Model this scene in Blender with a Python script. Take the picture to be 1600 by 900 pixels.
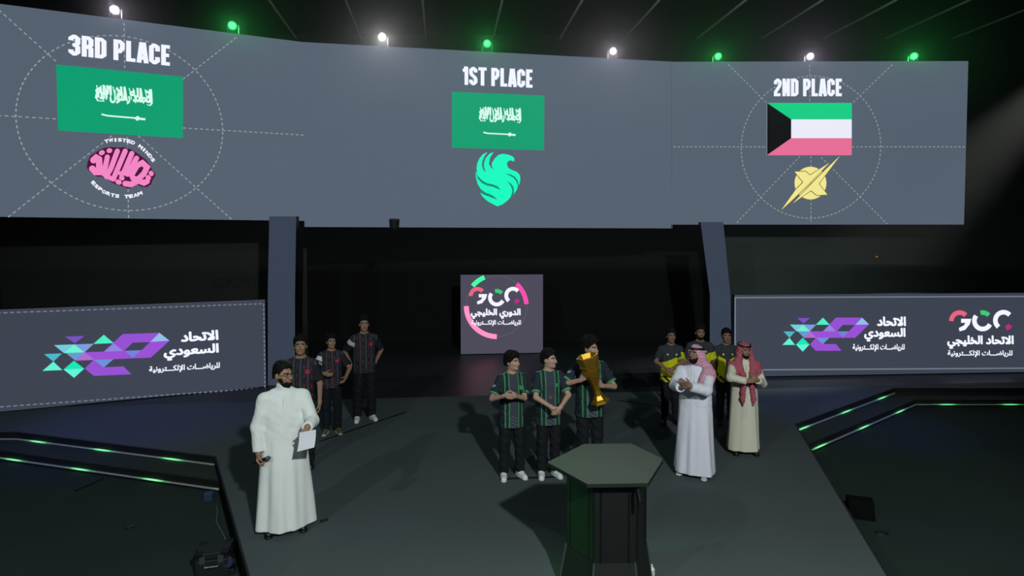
import bpy, bmesh, math, random
import numpy as np
from mathutils import Vector, Matrix

for o in list(bpy.data.objects):
    bpy.data.objects.remove(o)
SC = bpy.context.scene
COL = SC.collection
random.seed(7)

# ------------------------------------------------------------------ camera
F = 920.0; HC = 3.05; PITCH = math.radians(2.0); CY = 410.0
cam_d = bpy.data.cameras.new('camera'); cam_d.sensor_width = 36.0
cam_d.lens = 36.0 * F / 1600.0
cam_d.shift_y = -(450.0 - CY) / 1600.0
cam_d.clip_start = 0.05; cam_d.clip_end = 200
cam = bpy.data.objects.new('camera', cam_d); COL.objects.link(cam)
cam.location = (0, 0, HC); cam.rotation_euler = (math.pi / 2 - PITCH, 0, 0)
SC.camera = cam
FWD = Vector((0, math.cos(PITCH), -math.sin(PITCH)))
UPV = Vector((0, math.sin(PITCH), math.cos(PITCH)))

# ------------------------------------------------------------------ view, world, lights
SC.view_settings.view_transform = 'Standard'
SC.view_settings.look = 'None'
SC.view_settings.gamma = 1.0
SC.view_settings.use_curve_mapping = False
SC.view_settings.exposure = 0.0
try:
    SC.cycles.use_denoising = True
    SC.cycles.max_bounces = 6
    SC.cycles.sample_clamp_indirect = 4.0
    SC.cycles.volume_step_rate = 4.0
    SC.cycles.volume_max_steps = 64
except Exception:
    pass
world = bpy.data.worlds.new('hall_darkness'); SC.world = world
world.use_nodes = True
world.node_tree.nodes['Background'].inputs[0].default_value = (0.30, 0.42, 0.40, 1)
world.node_tree.nodes['Background'].inputs[1].default_value = 0.012

def lamp(name, kind, loc, target, energy, color=(1, 1, 1), size=0.3, angle=60, blend=0.5):
    d = bpy.data.lights.new(name, kind); d.energy = energy; d.color = color
    if kind == 'SPOT':
        d.spot_size = math.radians(angle); d.spot_blend = blend; d.shadow_soft_size = size
    elif kind == 'AREA':
        d.size = size
    else:
        d.shadow_soft_size = size
    o = bpy.data.objects.new(name, d); COL.objects.link(o)
    o.location = loc
    o.rotation_euler = (Vector(target) - Vector(loc)).to_track_quat('-Z', 'Y').to_euler()
    return o

lamp('front_key_spotlight', 'SPOT', (2.6, -2.6, 6.4), (0.1, 8.6, 0.4), 3050, (0.92, 1.0, 0.98), 0.14, 84, 0.6)
lamp('added_front_fill', 'SPOT', (-5.5, -2.0, 6.6), (-1.8, 7.0, 0.6), 700, (0.82, 1.0, 1.0), 0.15, 80, 0.7)  # weak fill added opposite the key, out of view
lamp('blue_wash_left', 'SPOT', (-9.0, 3.0, 7.6), (-6.4, 9.9, 0.0), 1300, (0.10, 0.10, 1.0), 0.2, 26, 1.0)
lamp('blue_wash_right', 'SPOT', (11.0, 4.0, 7.6), (6.2, 11.0, 0.0), 1400, (0.10, 0.12, 1.0), 0.2, 22, 1.0)
lamp('green_side_spotlight', 'SPOT', (-7.0, 3.2, 4.6), (0.45, 5.2, 0.5), 900, (0.05, 1.0, 0.22), 0.1, 8.5, 0.9)

# thin theatrical haze hanging over the back of the stage
def haze_box(lo, hi, density):
    me = bpy.data.meshes.new('stage_haze'); (a, b, c), (d, e, f) = lo, hi
    me.from_pydata([(a, b, c), (d, b, c), (d, e, c), (a, e, c), (a, b, f), (d, b, f), (d, e, f), (a, e, f)], [], [(3, 2, 1, 0), (4, 5, 6, 7), (0, 1, 5, 4), (1, 2, 6, 5), (2, 3, 7, 6), (3, 0, 4, 7)])
    m = bpy.data.materials.new('haze'); m.use_nodes = True; nt = m.node_tree; nt.nodes.clear()
    out = nt.nodes.new('ShaderNodeOutputMaterial'); v = nt.nodes.new('ShaderNodeVolumeScatter'); v.inputs['Density'].default_value = density; v.inputs['Anisotropy'].default_value = 0.25
    nt.links.new(v.outputs[0], out.inputs['Volume']); me.materials.append(m)
    o = bpy.data.objects.new('stage_haze', me); COL.objects.link(o); o['kind'] = 'stuff'; o['label'] = 'thin haze hanging in the light over the back of the stage'; o['category'] = 'haze'
haze_box((-12.9, 10.2, 2.5), (16.4, 17.95, 9.28), 0.010)
lamp('haze_beam_spotlight', 'SPOT', (15.7, 15.1, 8.8), (11.1, 14.5, 4.8), 6000, (0.95, 1.0, 0.92), 0.1, 20, 1.0)

# ------------------------------------------------------------------ projection helpers (places read off the photograph, put on real surfaces)
def ray(px, py):
    return (FWD + Vector((1, 0, 0)) * ((px - 800.0) / F) + UPV * ((CY - py) / F))
CAMP = Vector((0, 0, HC))
def on_floor(px, py, z=0.0):
    r = ray(px, py); t = (z - HC) / r.z
    return CAMP + r * t
def at(px, py, Y):
    r = ray(px, py); return CAMP + r * (Y / r.y)

# ------------------------------------------------------------------ tags
def tag(o, label, cat, group=None, kind=None):
    o['label'] = label; o['category'] = cat
    if group: o['group'] = group
    if kind: o['kind'] = kind
    return o
def structure(o):
    o['kind'] = 'structure'; return o
def empty(name, loc=(0, 0, 0), rz=0.0):
    o = bpy.data.objects.new(name, None); COL.objects.link(o)
    o.location = loc; o.rotation_euler = (0, 0, rz); o.empty_display_size = 0.2
    return o

# ------------------------------------------------------------------ materials
def lin(h):
    h = h.lstrip('#')
    c = [int(h[i:i + 2], 16) / 255.0 for i in (0, 2, 4)]
    return tuple(x / 12.92 if x <= 0.04045 else ((x + 0.055) / 1.055) ** 2.4 for x in c) + (1.0,)
MATS = {}
def mat(name, col, rough=0.6, metal=0.0, noise=0.0, nscale=20.0, spec=0.5, bump=0.0, coat=0.0):
    if name in MATS: return MATS[name]
    m = bpy.data.materials.new(name); m.use_nodes = True
    nt = m.node_tree; b = nt.nodes['Principled BSDF']
    c = lin(col) if isinstance(col, str) else col
    b.inputs['Base Color'].default_value = c
    b.inputs['Roughness'].default_value = rough
    b.inputs['Metallic'].default_value = metal
    b.inputs['Specular IOR Level'].default_value = spec
    b.inputs['Coat Weight'].default_value = coat
    if noise > 0 or bump > 0:
        tc = nt.nodes.new('ShaderNodeTexCoord'); n = nt.nodes.new('ShaderNodeTexNoise')
        n.inputs['Scale'].default_value = nscale; n.inputs['Detail'].default_value = 4
        nt.links.new(tc.outputs['Object'], n.inputs['Vector'])
        if noise > 0:
            mx = nt.nodes.new('ShaderNodeMix'); mx.data_type = 'RGBA'
            mx.inputs['A'].default_value = tuple(x * (1 - noise) for x in c[:3]) + (1,)
            mx.inputs['B'].default_value = tuple(min(1, x * (1 + noise)) for x in c[:3]) + (1,)
            nt.links.new(n.outputs['Fac'], mx.inputs['Factor'])
            nt.links.new(mx.outputs['Result'], b.inputs['Base Color'])
        if bump > 0:
            bp = nt.nodes.new('ShaderNodeBump'); bp.inputs['Strength'].default_value = bump
            bp.inputs['Distance'].default_value = 0.01
            nt.links.new(n.outputs['Fac'], bp.inputs['Height']); nt.links.new(bp.outputs['Normal'], b.inputs['Normal'])
    MATS[name] = m
    return m
def glow(name, col, strength=1.0):
    """an LED surface: gives off its own colour, with a dull black face behind it"""
    if name in MATS: return MATS[name]
    m = bpy.data.materials.new(name); m.use_nodes = True
    b = m.node_tree.nodes['Principled BSDF']
    b.inputs['Base Color'].default_value = (0.01, 0.01, 0.01, 1)
    b.inputs['Roughness'].default_value = 0.7
    b.inputs['Specular IOR Level'].default_value = 0.1
    b.inputs['Emission Color'].default_value = lin(col) if isinstance(col, str) else col
    b.inputs['Emission Strength'].default_value = strength
    MATS[name] = m
    return m

# ------------------------------------------------------------------ mesh builder
class MB:
    def __init__(s): s.v = []; s.f = []
    def add(s, vs, fs):
        k = len(s.v); s.v += [tuple(v) for v in vs]; s.f += [tuple(i + k for i in f) for f in fs]
    def box(s, c, d, R=None):
        c = Vector(c); vs = []
        for z in (-1, 1):
            for x, y in ((-1, -1), (1, -1), (1, 1), (-1, 1)):
                p = Vector((x * d[0] / 2, y * d[1] / 2, z * d[2] / 2))
                if R is not None: p = R @ p
                vs.append(c + p)
        s.add(vs, [(3, 2, 1, 0), (4, 5, 6, 7), (0, 1, 5, 4), (1, 2, 6, 5), (2, 3, 7, 6), (3, 0, 4, 7)])
    def prism(s, a, b):
        """a, b: two polygons (lists of points) of the same length, joined into a solid"""
        n = len(a)
        s.add(list(a) + list(b), [tuple(range(n - 1, -1, -1)), tuple(range(n, 2 * n))] +
              [(i, (i + 1) % n, n + (i + 1) % n, n + i) for i in range(n)])
    def slab(s, poly, z0, z1):
        s.prism([(p[0], p[1], z0) for p in poly], [(p[0], p[1], z1) for p in poly])
    def tube(s, p0, p1, r0, r1=None, n=12, cap=True):
        r1 = r0 if r1 is None else r1
        p0 = Vector(p0); p1 = Vector(p1); d = (p1 - p0).normalized()
        u = d.orthogonal().normalized(); w = d.cross(u)
        A = [p0 + (u * math.cos(t) + w * math.sin(t)) * r0 for t in [2 * math.pi * i / n for i in range(n)]]
        B = [p1 + (u * math.cos(t) + w * math.sin(t)) * r1 for t in [2 * math.pi * i / n for i in range(n)]]
        s.add(A + B, [(i, (i + 1) % n, n + (i + 1) % n, n + i) for i in range(n)] +
              ([tuple(range(n - 1, -1, -1)), tuple(range(n, 2 * n))] if cap else []))
    def chain(s, pts, r, n=8):
        for a, b in zip(pts[:-1], pts[1:]): s.tube(a, b, r, r, n)
    def lathe(s, prof, c=(0, 0, 0), n=24, sx=1.0, sy=1.0):
        c = Vector(c); k = len(prof)
        vs = [c + Vector((r * sx * math.cos(2 * math.pi * i / n), r * sy * math.sin(2 * math.pi * i / n), z)) for (r, z) in prof for i in range(n)]
        fs = [(j * n + i, j * n + (i + 1) % n, (j + 1) * n + (i + 1) % n, (j + 1) * n + i) for j in range(k - 1) for i in range(n)]
        fs.append(tuple(range(n - 1, -1, -1))); fs.append(tuple((k - 1) * n + i for i in range(n)))
        s.add(vs, fs)
    def build(s, name, m, parent=None, smooth=False, bevel=0.0):
        me = bpy.data.meshes.new(name); me.from_pydata(s.v, [], s.f); me.validate()
        bm = bmesh.new(); bm.from_mesh(me); bmesh.ops.recalc_face_normals(bm, faces=bm.faces)
        if bevel > 0:
            es = [e for e in bm.edges if len(e.link_faces) == 2 and e.calc_face_angle(0) > 0.6]
            bmesh.ops.bevel(bm, geom=es, offset=bevel, segments=2, affect='EDGES', profile=0.6)
        bm.to_mesh(me); bm.free()
        if smooth:
            for p in me.polygons: p.use_smooth = True
        me.materials.append(m)
        o = bpy.data.objects.new(name, me); COL.objects.link(o)
        if parent is not None: o.parent = parent
        return o

# ------------------------------------------------------------------ flat lettering and marks for the LED walls
class Wall:
    """a vertical LED face: foot point, direction along it, and a small stand-off for what the picture shows"""
    def __init__(s, A, B, z0, z1):
        s.A = Vector((A[0], A[1], 0)); s.B = Vector((B[0], B[1], 0)); s.z0 = z0; s.z1 = z1
        s.L = (s.B - s.A).length; s.U = (s.B - s.A).normalized(); s.N = Vector((s.U.y, -s.U.x, 0))
    def P(s, u, v, d=0.0): return s.A + s.U * u + Vector((0, 0, v)) + s.N * d
    def uv(s, px, py):
        r = ray(px, py); t = (s.A - CAMP).dot(s.N) / r.dot(s.N); q = CAMP + r * t - s.A
        return (q.dot(s.U), q.z)
    def frame(s, q):
        """bilinear map of the unit square onto four photo points (top-left, top-right, bottom-right, bottom-left)"""
        a, b, c, d = [Vector(s.uv(*p)) for p in q]
        return lambda x, y: tuple(a * (1 - x) * (1 - y) + b * x * (1 - y) + c * x * y + d * (1 - x) * y)
    def mesh(s, name, polys, m, parent, d=0.006):
        mb = MB()
        for p in polys:
            mb.add([s.P(u, v, d) for u, v in p], [tuple(range(len(p)))])
        me = bpy.data.meshes.new(name); me.from_pydata(mb.v, [], mb.f)
        bm = bmesh.new(); bm.from_mesh(me)
        bad = [f for f in bm.faces if f.normal.dot(s.N) < 0]
        bmesh.ops.reverse_faces(bm, faces=bad)
        bmesh.ops.triangulate(bm, faces=[f for f in bm.faces if len(f.verts) > 4])
        bm.to_mesh(me); bm.free()
        me.materials.append(m)
        o = bpy.data.objects.new(name, me); COL.objects.link(o); o.parent = parent
        return o
def ribbon(pts, w, closed=False):
    """a polyline with a thickness, mitred"""
    P = [Vector(p) for p in pts]; n = len(P); L = []; R = []
    for i in range(n):
        a = P[i - 1] if (i > 0 or closed) else None
        b = P[(i + 1) % n] if (i < n - 1 or closed) else None
        d0 = (P[i] - a).normalized() if a is not None else None
        d1 = (b - P[i]).normalized() if b is not None else None
        if d0 is None: d0 = d1
        if d1 is None: d1 = d0
        t = (d0 + d1)
        t = t.normalized() if t.length > 1e-6 else d0
        nn = Vector((-t.y, t.x)); k = max(0.5, nn.dot(Vector((-d0.y, d0.x))))
        L.append(P[i] + nn * (w / 2 / k)); R.append(P[i] - nn * (w / 2 / k))
    out = []
    for i in range(n if closed else n - 1):
        j = (i + 1) % n
        out.append([tuple(L[i]), tuple(L[j]), tuple(R[j]), tuple(R[i])])
    return out
def arc(cx, cy, r, a0, a1, n=14, ry=None):
    ry = r if ry is None else ry
    return [(cx + r * math.cos(math.radians(a0 + (a1 - a0) * i / n)), cy + ry * math.sin(math.radians(a0 + (a1 - a0) * i / n))) for i in range(n + 1)]
def dashes(pts, w, on, off):
    """short dashes along a polyline given in metres"""
    out = []; acc = 0.0
    for a, b in zip(pts[:-1], pts[1:]):
        a = Vector(a); b = Vector(b); l = (b - a).length
        if l < 1e-6: continue
        d = (b - a) / l; t = -acc
        while t < l:
            s0 = max(t, 0); s1 = min(t + on, l)
            if s1 > s0: out += ribbon([a + d * s0, a + d * s1], w)
            t += on + off
        acc = l - (t - on - off)
    return out
# block condensed capitals (x to right, y up, height 1); strokes as centre lines
sw = 0.17
def _glyphs():
    w = 0.33; a = sw / 2; b = w - a + 0.06; t = 1 - a; c = 0.09
    def rect_arc(pts): return pts
    G = {}
    G['P'] = [[(a, 0), (a, t), (b - c, t), (b, t - c), (b, 0.5 + c), (b - c, 0.44), (a, 0.44)]]
    G['R'] = [[(a, 0), (a, t), (b - c, t), (b, t - c), (b, 0.58), (b - c, 0.48), (a, 0.48)], [(b - c, 0.48), (b, 0.40), (b, 0)]]
    G['D'] = [[(a, a), (a, t), (b - c, t), (b, t - c), (b, a + c), (b - c, a), (a - a, a)]]
    G['L'] = [[(a, 1), (a, a), (b + 0.02, a)]]
    G['A'] = [[(a - 0.02, 0), ((a + b) / 2 - 0.03, 1)], [((a + b) / 2 + 0.03, 1), (b + 0.02, 0)], [(a + 0.04, 0.24), (b - 0.04, 0.24)]]
    G['C'] = [[(b, 0.64), (b, t - c), (b - c, t), (a + c, t), (a, t - c), (a, a + c), (a + c, a), (b - c, a), (b, a + c), (b, 0.36)]]
    G['E'] = [[(b + 0.01, t), (a, t), (a, a), (b + 0.01, a)], [(a, 0.5), (b - 0.02, 0.5)]]
    G['1'] = [[(0.0, 0.78), (0.10, 0.80), (0.17, 1.0)], [(0.17, 0), (0.17, 1.0)]]
    G['S'] = [[(b, 0.70), (b, t - c), (b - c, t), (a + c, t), (a, t - c), (a, 0.66), (a + 0.03, 0.58), (b - 0.03, 0.42), (b, 0.34), (b, a + c), (b - c, a), (a + c, a), (a, a + c), (a, 0.30)]]
    G['T'] = [[(0, t), (w + 0.06, t)], [((w + 0.06) / 2, t), ((w + 0.06) / 2, 0)]]
    G['2'] = [[(a, 0.68), (a, t - c), (a + c, t), (b - c, t), (b, t - c), (b, 0.66), (b - 0.03, 0.56), (a, 0.24), (a, a), (b + 0.03, a)]]
    G['3'] = [[(a, 0.72), (a, t - c), (a + c, t), (b - c, t), (b, t - c), (b, 0.60), (b - 0.08, 0.51), (b, 0.42), (b, a + c), (b - c, a), (a + c, a), (a, a + c), (a, 0.28)], [(0.14, 0.51), (b - 0.08, 0.51)]]
    G['N'] = [[(a, 0), (a, 1)], [(b, 0), (b, 1)], [(a, 0.93), (b, 0.07)]]
    return G
GL = _glyphs()
ADV = {'1': 0.30, 'A': 0.42, 'L': 0.38, 'T': 0.42}
def headline(text):
    """polygons of a line of block capitals in a box of width 1 and height 1 (y down)"""
    x = 0.0; polys = []
    for ch in text:
        if ch == ' ': x += 0.19; continue
        for st in GL[ch]: polys += [[(px + x, py) for px, py in q] for q in ribbon(st, sw)]
        x += ADV.get(ch, 0.435)
    W = x - 0.04
    return [[(px / W, 1 - py) for px, py in q] for q in polys]
AR = {'ا': (0xFE8D, 2), 'إ': (0xFE87, 2), 'ب': (0xFE8F, 4), 'ة': (0xFE93, 2), 'ت': (0xFE95, 4), 'ج': (0xFE9D, 4), 'ح': (0xFEA1, 4), 'خ': (0xFEA5, 4), 'د': (0xFEA9, 2), 'ر': (0xFEAD, 2), 'س': (0xFEB1, 4), 'ض': (0xFEBD, 4), 'ع': (0xFEC9, 4), 'ك': (0xFED9, 4), 'ل': (0xFEDD, 4), 'م': (0xFEE1, 4), 'ن': (0xFEE5, 4), 'ه': (0xFEE9, 4), 'و': (0xFEED, 2), 'ي': (0xFEF1, 4), '\uFEFB': (0xFEFB, 2), '\uFEF9': (0xFEF9, 2)}
def arabic(s):
    """joined letter forms in drawing order"""
    s = s.replace('لا', '\uFEFB').replace('لإ', '\uFEF9'); out = []
    for i, c in enumerate(s):
        if c not in AR: out.append(c); continue
        b, n = AR[c]
        prev = i > 0 and (s[i - 1] == 'ـ' or AR.get(s[i - 1], (0, 0))[1] == 4)
        nxt = n == 4 and i + 1 < len(s) and (s[i + 1] == 'ـ' or s[i + 1] in AR)
        out.append(chr(b + (0, 1, 2, 3)[(1 if prev else 0) + (2 if nxt else 0)]))
    return ''.join(reversed(out))
def lettering(text, bold=0.03):
    """polygons of a word in the built-in typeface, thickened along its outline, in the unit box (y down)"""
    cu = bpy.data.curves.new('word', 'FONT'); cu.body = text; cu.resolution_u = 4
    o = bpy.data.objects.new('word', cu); COL.objects.link(o)
    dg = bpy.context.evaluated_depsgraph_get(); dg.update()
    me = bpy.data.meshes.new_from_object(o.evaluated_get(dg))
    V = [Vector((v.co.x, v.co.y)) for v in me.vertices]
    polys = [[tuple(V[i]) for i in p.vertices] for p in me.polygons]
    cnt = {}
    for p in me.polygons:
        for e in p.edge_keys: cnt[e] = cnt.get(e, 0) + 1
    if bold > 0:
        for (i, j), c in cnt.items():
            if c != 1: continue
            a, b = V[i], V[j]; d = b - a
            if d.length < 1e-6: continue
            d = d.normalized() * bold * 0.5; polys += ribbon([a - d, b + d], bold * 2)
    bpy.data.objects.remove(o); bpy.data.meshes.remove(me); bpy.data.curves.remove(cu)
    xs = [p[0] for q in polys for p in q]; ys = [p[1] for q in polys for p in q]
    x0, x1, y0, y1 = min(xs), max(xs), min(ys), max(ys)
    return [[((x - x0) / (x1 - x0), (y1 - y) / (y1 - y0)) for x, y in q] for q in polys]
def mapped(polys, fr): return [[fr(x, y) for x, y in q] for q in polys]
# ================================================================== the setting
def floor_mat(name, col, rough, spec, noise=0.25, coat=0.0):
    m = bpy.data.materials.new(name); m.use_nodes = True
    nt = m.node_tree; b = nt.nodes['Principled BSDF']; c = lin(col)
    tc = nt.nodes.new('ShaderNodeTexCoord')
    n = nt.nodes.new('ShaderNodeTexNoise'); n.inputs['Scale'].default_value = 0.9; n.inputs['Detail'].default_value = 6
    n2 = nt.nodes.new('ShaderNodeTexNoise'); n2.inputs['Scale'].default_value = 140; n2.inputs['Detail'].default_value = 2
    nt.links.new(tc.outputs['Object'], n.inputs['Vector']); nt.links.new(tc.outputs['Object'], n2.inputs['Vector'])
    add = nt.nodes.new('ShaderNodeMath'); add.operation = 'ADD'
    nt.links.new(n.outputs['Fac'], add.inputs[0]); nt.links.new(n2.outputs['Fac'], add.inputs[1])
    hal = nt.nodes.new('ShaderNodeMath'); hal.operation = 'MULTIPLY'; hal.inputs[1].default_value = 0.5
    nt.links.new(add.outputs[0], hal.inputs[0])
    mx = nt.nodes.new('ShaderNodeMix'); mx.data_type = 'RGBA'
    mx.inputs['A'].default_value = tuple(x * (1 - noise) for x in c[:3]) + (1,)
    mx.inputs['B'].default_value = tuple(x * (1 + noise) for x in c[:3]) + (1,)
    nt.links.new(hal.outputs[0], mx.inputs['Factor']); nt.links.new(mx.outputs['Result'], b.inputs['Base Color'])
    b.inputs['Roughness'].default_value = rough; b.inputs['Specular IOR Level'].default_value = spec
    return m
M_carpet = floor_mat('stage_carpet', '#4b5356', 0.85, 0.25)
M_back = floor_mat('stage_gloss_black', '#2b2f33', 0.42, 0.5)
M_low = floor_mat('hall_carpet', '#2a3633', 0.95, 0.1, 0.4)
M_black = mat('black_paint', '#0d0f10', 0.6)
M_drape = mat('black_drape', '#050606', 0.95, noise=0.3, nscale=3)
M_ceil = mat('black_ceiling', '#08090a', 0.9, noise=0.3, nscale=2)
M_metal = mat('bare_metal', '#8a8f90', 0.35, 0.9)
M_dmetal = mat('dark_metal', '#1b1d1f', 0.45, 0.6)
M_rod = mat('pale_rod', '#b8b8ac', 0.6)
M_plastic = mat('black_plastic', '#0b0c0e', 0.55)

ZL = -0.27; ZT = -0.12
A_ = on_floor(335, 713); B_ = on_floor(30, 675); C_ = on_floor(-160, 675)
A2 = on_floor(388, 905); D_ = on_floor(1243, 662); E_ = on_floor(1395, 606); G_ = on_floor(1660, 606); D2 = on_floor(1392, 905)
dl = (A2 - A_).normalized(); dr = (D2 - D_).normalized()
A3 = A_ + dl * 7.2; D3 = D_ + dr * 7.6
BKL = Vector((-3.67, 11.27, 0)); BKR = Vector((2.71, 11.9, 0)); bd = (BKR - BKL).normalized()
Lq = BKL - bd * 9.5; Rq = BKR + bd * 12.5
def xy(p): return (p.x, p.y)
f = MB(); f.slab([xy(p) for p in (A3, D3, D_, E_, G_, Vector((16.5, G_.y, 0)), Vector((16.5, Rq.y, 0)), Rq, Lq, Vector((-13, Lq.y, 0)), Vector((-13, C_.y, 0)), C_, B_, A_)], ZL - 0.1, 0.0)
structure(f.build('floor', M_carpet))
f = MB(); f.slab([xy(Lq), xy(Rq), (16.5, Rq.y), (16.5, 18.0), (-13, 18.0), (-13, Lq.y)], ZL - 0.1, 0.002)
structure(f.build('floor', M_back))
f = MB(); f.slab([(-13, -4.5), (16.5, -4.5), (16.5, 18.2), (-13, 18.2)], ZL - 0.25, ZL)
structure(f.build('floor', M_low))
f = MB(); f.slab([(-13, 18.0), (16.5, 18.0), (16.5, 18.3), (-13, 18.3)], ZL, 4.2); structure(f.build('wall_back', M_drape))
f = MB(); f.slab([(-13, 18.0), (16.5, 18.0), (16.5, 18.3), (-13, 18.3)], 4.2, 9.3); structure(f.build('wall_back', mat('grey_green_wall', '#191f1e', 0.9, noise=0.3, nscale=0.6)))
f = MB(); f.slab([(-13.3, -4.5), (-13, -4.5), (-13, 18.3), (-13.3, 18.3)], ZL, 9.3); structure(f.build('wall_left', M_drape))
f = MB(); f.slab([(16.5, -4.5), (16.8, -4.5), (16.8, 18.3), (16.5, 18.3)], ZL, 9.3); structure(f.build('wall_right', M_drape))
f = MB(); f.slab([(-13.3, -4.8), (16.8, -4.8), (16.8, -4.5), (-13.3, -4.5)], ZL, 9.3); structure(f.build('wall_front', M_drape))
f = MB(); f.slab([(-13.3, -4.8), (16.8, -4.8), (16.8, 18.3), (-13.3, 18.3)], 9.3, 9.5); structure(f.build('ceiling', M_ceil))

# the stage edge is faced in black
def fascia(p, q, z0, z1, t=0.02):
    d = (q - p).normalized(); n = Vector((d.y, -d.x, 0)) * t
    return [xy(p), xy(q), xy(q + n), xy(p + n)], z0, z1
f = MB()
for p, q in ((A_, A3),): 
    poly, a, b = fascia(A3, A_, ZL, 0.004); f.slab(poly, a, b)
poly, a, b = fascia(D_, D3, ZL, 0.004); f.slab(poly, a, b)
structure(f.build('trim_1', M_black))

# steps down from the stage, each riser with a green glowing line at its foot
def glow_line_mat():
    m = bpy.data.materials.new('green_glow_line'); m.use_nodes = True
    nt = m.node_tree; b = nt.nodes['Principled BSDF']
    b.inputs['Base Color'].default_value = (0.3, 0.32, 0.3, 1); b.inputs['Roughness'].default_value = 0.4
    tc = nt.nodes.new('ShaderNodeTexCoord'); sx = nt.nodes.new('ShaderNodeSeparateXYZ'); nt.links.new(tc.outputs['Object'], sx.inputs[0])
    def mth(op, a, b=None):   # bright spots put into the emission every 1.27 m along a faint line
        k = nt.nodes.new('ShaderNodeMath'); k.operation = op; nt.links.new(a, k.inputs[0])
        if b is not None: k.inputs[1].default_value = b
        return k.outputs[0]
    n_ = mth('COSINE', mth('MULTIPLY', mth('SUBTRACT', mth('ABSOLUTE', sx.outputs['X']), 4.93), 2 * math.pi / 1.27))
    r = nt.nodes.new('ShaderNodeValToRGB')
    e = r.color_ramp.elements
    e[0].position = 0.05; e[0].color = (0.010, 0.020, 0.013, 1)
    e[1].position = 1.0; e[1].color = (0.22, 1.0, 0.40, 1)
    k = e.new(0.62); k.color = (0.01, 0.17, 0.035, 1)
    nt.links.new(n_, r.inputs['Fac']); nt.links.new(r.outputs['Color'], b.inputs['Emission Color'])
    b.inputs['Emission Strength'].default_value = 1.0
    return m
M_glow_line = glow_line_mat()
M_dull_line = mat('dull_green_line', '#20352a', 0.4)
TD = 0.44
def offset_line(pts, d):
    """pts: stage edge walked with the stage on its left; moved outwards by d, corners mitred"""
    out = []
    for i, p in enumerate(pts):
        n = []
        if i > 0: e = (p - pts[i - 1]).normalized(); n.append(Vector((e.y, -e.x, 0)))
        if i < len(pts) - 1: e = (pts[i + 1] - p).normalized(); n.append(Vector((e.y, -e.x, 0)))
        s = sum(n, Vector((0, 0, 0))).normalized(); out.append(p + s * (d / s.dot(n[0])))
    return out
def steps(name, pts, label, end_dir, end_at, first_lit=True):
    root = empty(name, (0, 0, 0)); tag(root, label, 'steps')
    tread = offset_line(pts, TD); e1 = offset_line(pts, 0.03); e2 = offset_line(pts, TD + 0.03)
    def clip(line):   # the end that meets the walkway slides along the walkway's edge
        line = list(line); i = end_at; j = 1 if end_at == 0 else -2
        d = line[i] - line[j]; e = end_dir; den = d.x * e.y - d.y * e.x
        w = pts[i] - line[j]; t = (w.x * e.y - w.y * e.x) / den
        line[i] = line[j] + d * t
        return line
    tread = clip(tread); e1 = clip(e1); e2 = clip(e2)
    for k in range(len(pts) - 1):
        m = MB(); m.slab([xy(pts[k]), xy(pts[k + 1]), xy(tread[k + 1]), xy(tread[k])], ZL, ZT); m.build('tread', M_tread, root)
        m = MB(); m.slab([xy(pts[k]), xy(pts[k + 1]), xy(e1[k + 1]), xy(e1[k])], ZT + 0.001, 0.003); m.build('riser', M_black, root)
        m = MB(); m.slab([xy(tread[k]), xy(tread[k + 1]), xy(e2[k + 1]), xy(e2[k])], ZL, ZT + 0.003); m.build('riser', M_black, root)
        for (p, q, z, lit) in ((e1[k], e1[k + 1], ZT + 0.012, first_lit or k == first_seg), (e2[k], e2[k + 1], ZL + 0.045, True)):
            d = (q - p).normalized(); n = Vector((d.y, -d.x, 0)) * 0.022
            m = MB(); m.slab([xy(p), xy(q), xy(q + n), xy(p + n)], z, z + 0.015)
            o = m.build('glow_line', M_glow_line if lit else M_dull_line, root)
    return root
M_tread = floor_mat('step_carpet', '#2f3833', 0.85, 0.2)
first_seg = 1
steps('stage_steps', [C_, B_, A_], 'black steps with glowing green lines on the left side of the stage', dl, 2)
first_seg = 0
steps('stage_steps', [D_, E_, G_], 'black steps with glowing green lines on the right side of the stage', dr, 0, False)

# ================================================================== the big LED wall
J1 = at(474, 200, 12.66); J2 = at(1050, 200, 14.03)
a_l = math.radians(23.2)
WL = 7.0
Lend = Vector((J1.x - math.cos(a_l) * WL, J1.y - math.sin(a_l) * WL, 0))
Rend = at(1510, 200, 13.98)
ZTOP = 7.29
wl = Wall(Lend, J1, 3.50, ZTOP); wm = Wall(J1, J2, 3.37, ZTOP); wr = Wall(J2, Rend, 3.46, ZTOP)
M_led_grey = glow('led_wall_grey', '#566170', 1.0)
M_led_low = glow('led_panel_slate', '#3d4250', 1.0)
M_led_white = glow('led_white', '#f0f2ff', 1.05)
M_led_dash = glow('led_dash', '#8f9aa3', 1.0)
M_led_green = glow('led_flag_green', '#0c9e70', 1.0)
M_led_mint = glow('led_script_mint', '#d8fff0', 1.0)
VW = {}
for w, lb in ((wl, 'huge grey video wall panel on the left showing 3RD PLACE'), (wm, 'huge grey video wall panel in the middle showing 1ST PLACE'), (wr, 'huge grey video wall panel on the right showing 2ND PLACE')):
    VW[w] = tag(empty('video_wall'), lb, 'video wall')
def led_panel(w, name, face_m, parent, th=0.16):
    m = MB(); P = [w.P(0, w.z0), w.P(w.L, w.z0), w.P(w.L, w.z1), w.P(0, w.z1)]
    Q = [p - w.N * th for p in P]; m.prism(P, Q); cab = m.build('cabinet', M_black, parent)
    w.mesh(name, [[(0, w.z0), (w.L, w.z0), (w.L, w.z1), (0, w.z1)]], face_m, parent, 0.004)
for w in (wl, wm, wr): led_panel(w, 'screen', M_led_grey, VW[w])

def px(w, pts): return [w.uv(*p) for p in pts]
def crop(pts, s, ox, oy): return [(ox + x / s, oy + y / s) for x, y in pts]
D1, D2_, D3_ = 0.008, 0.012, 0.016
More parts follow.
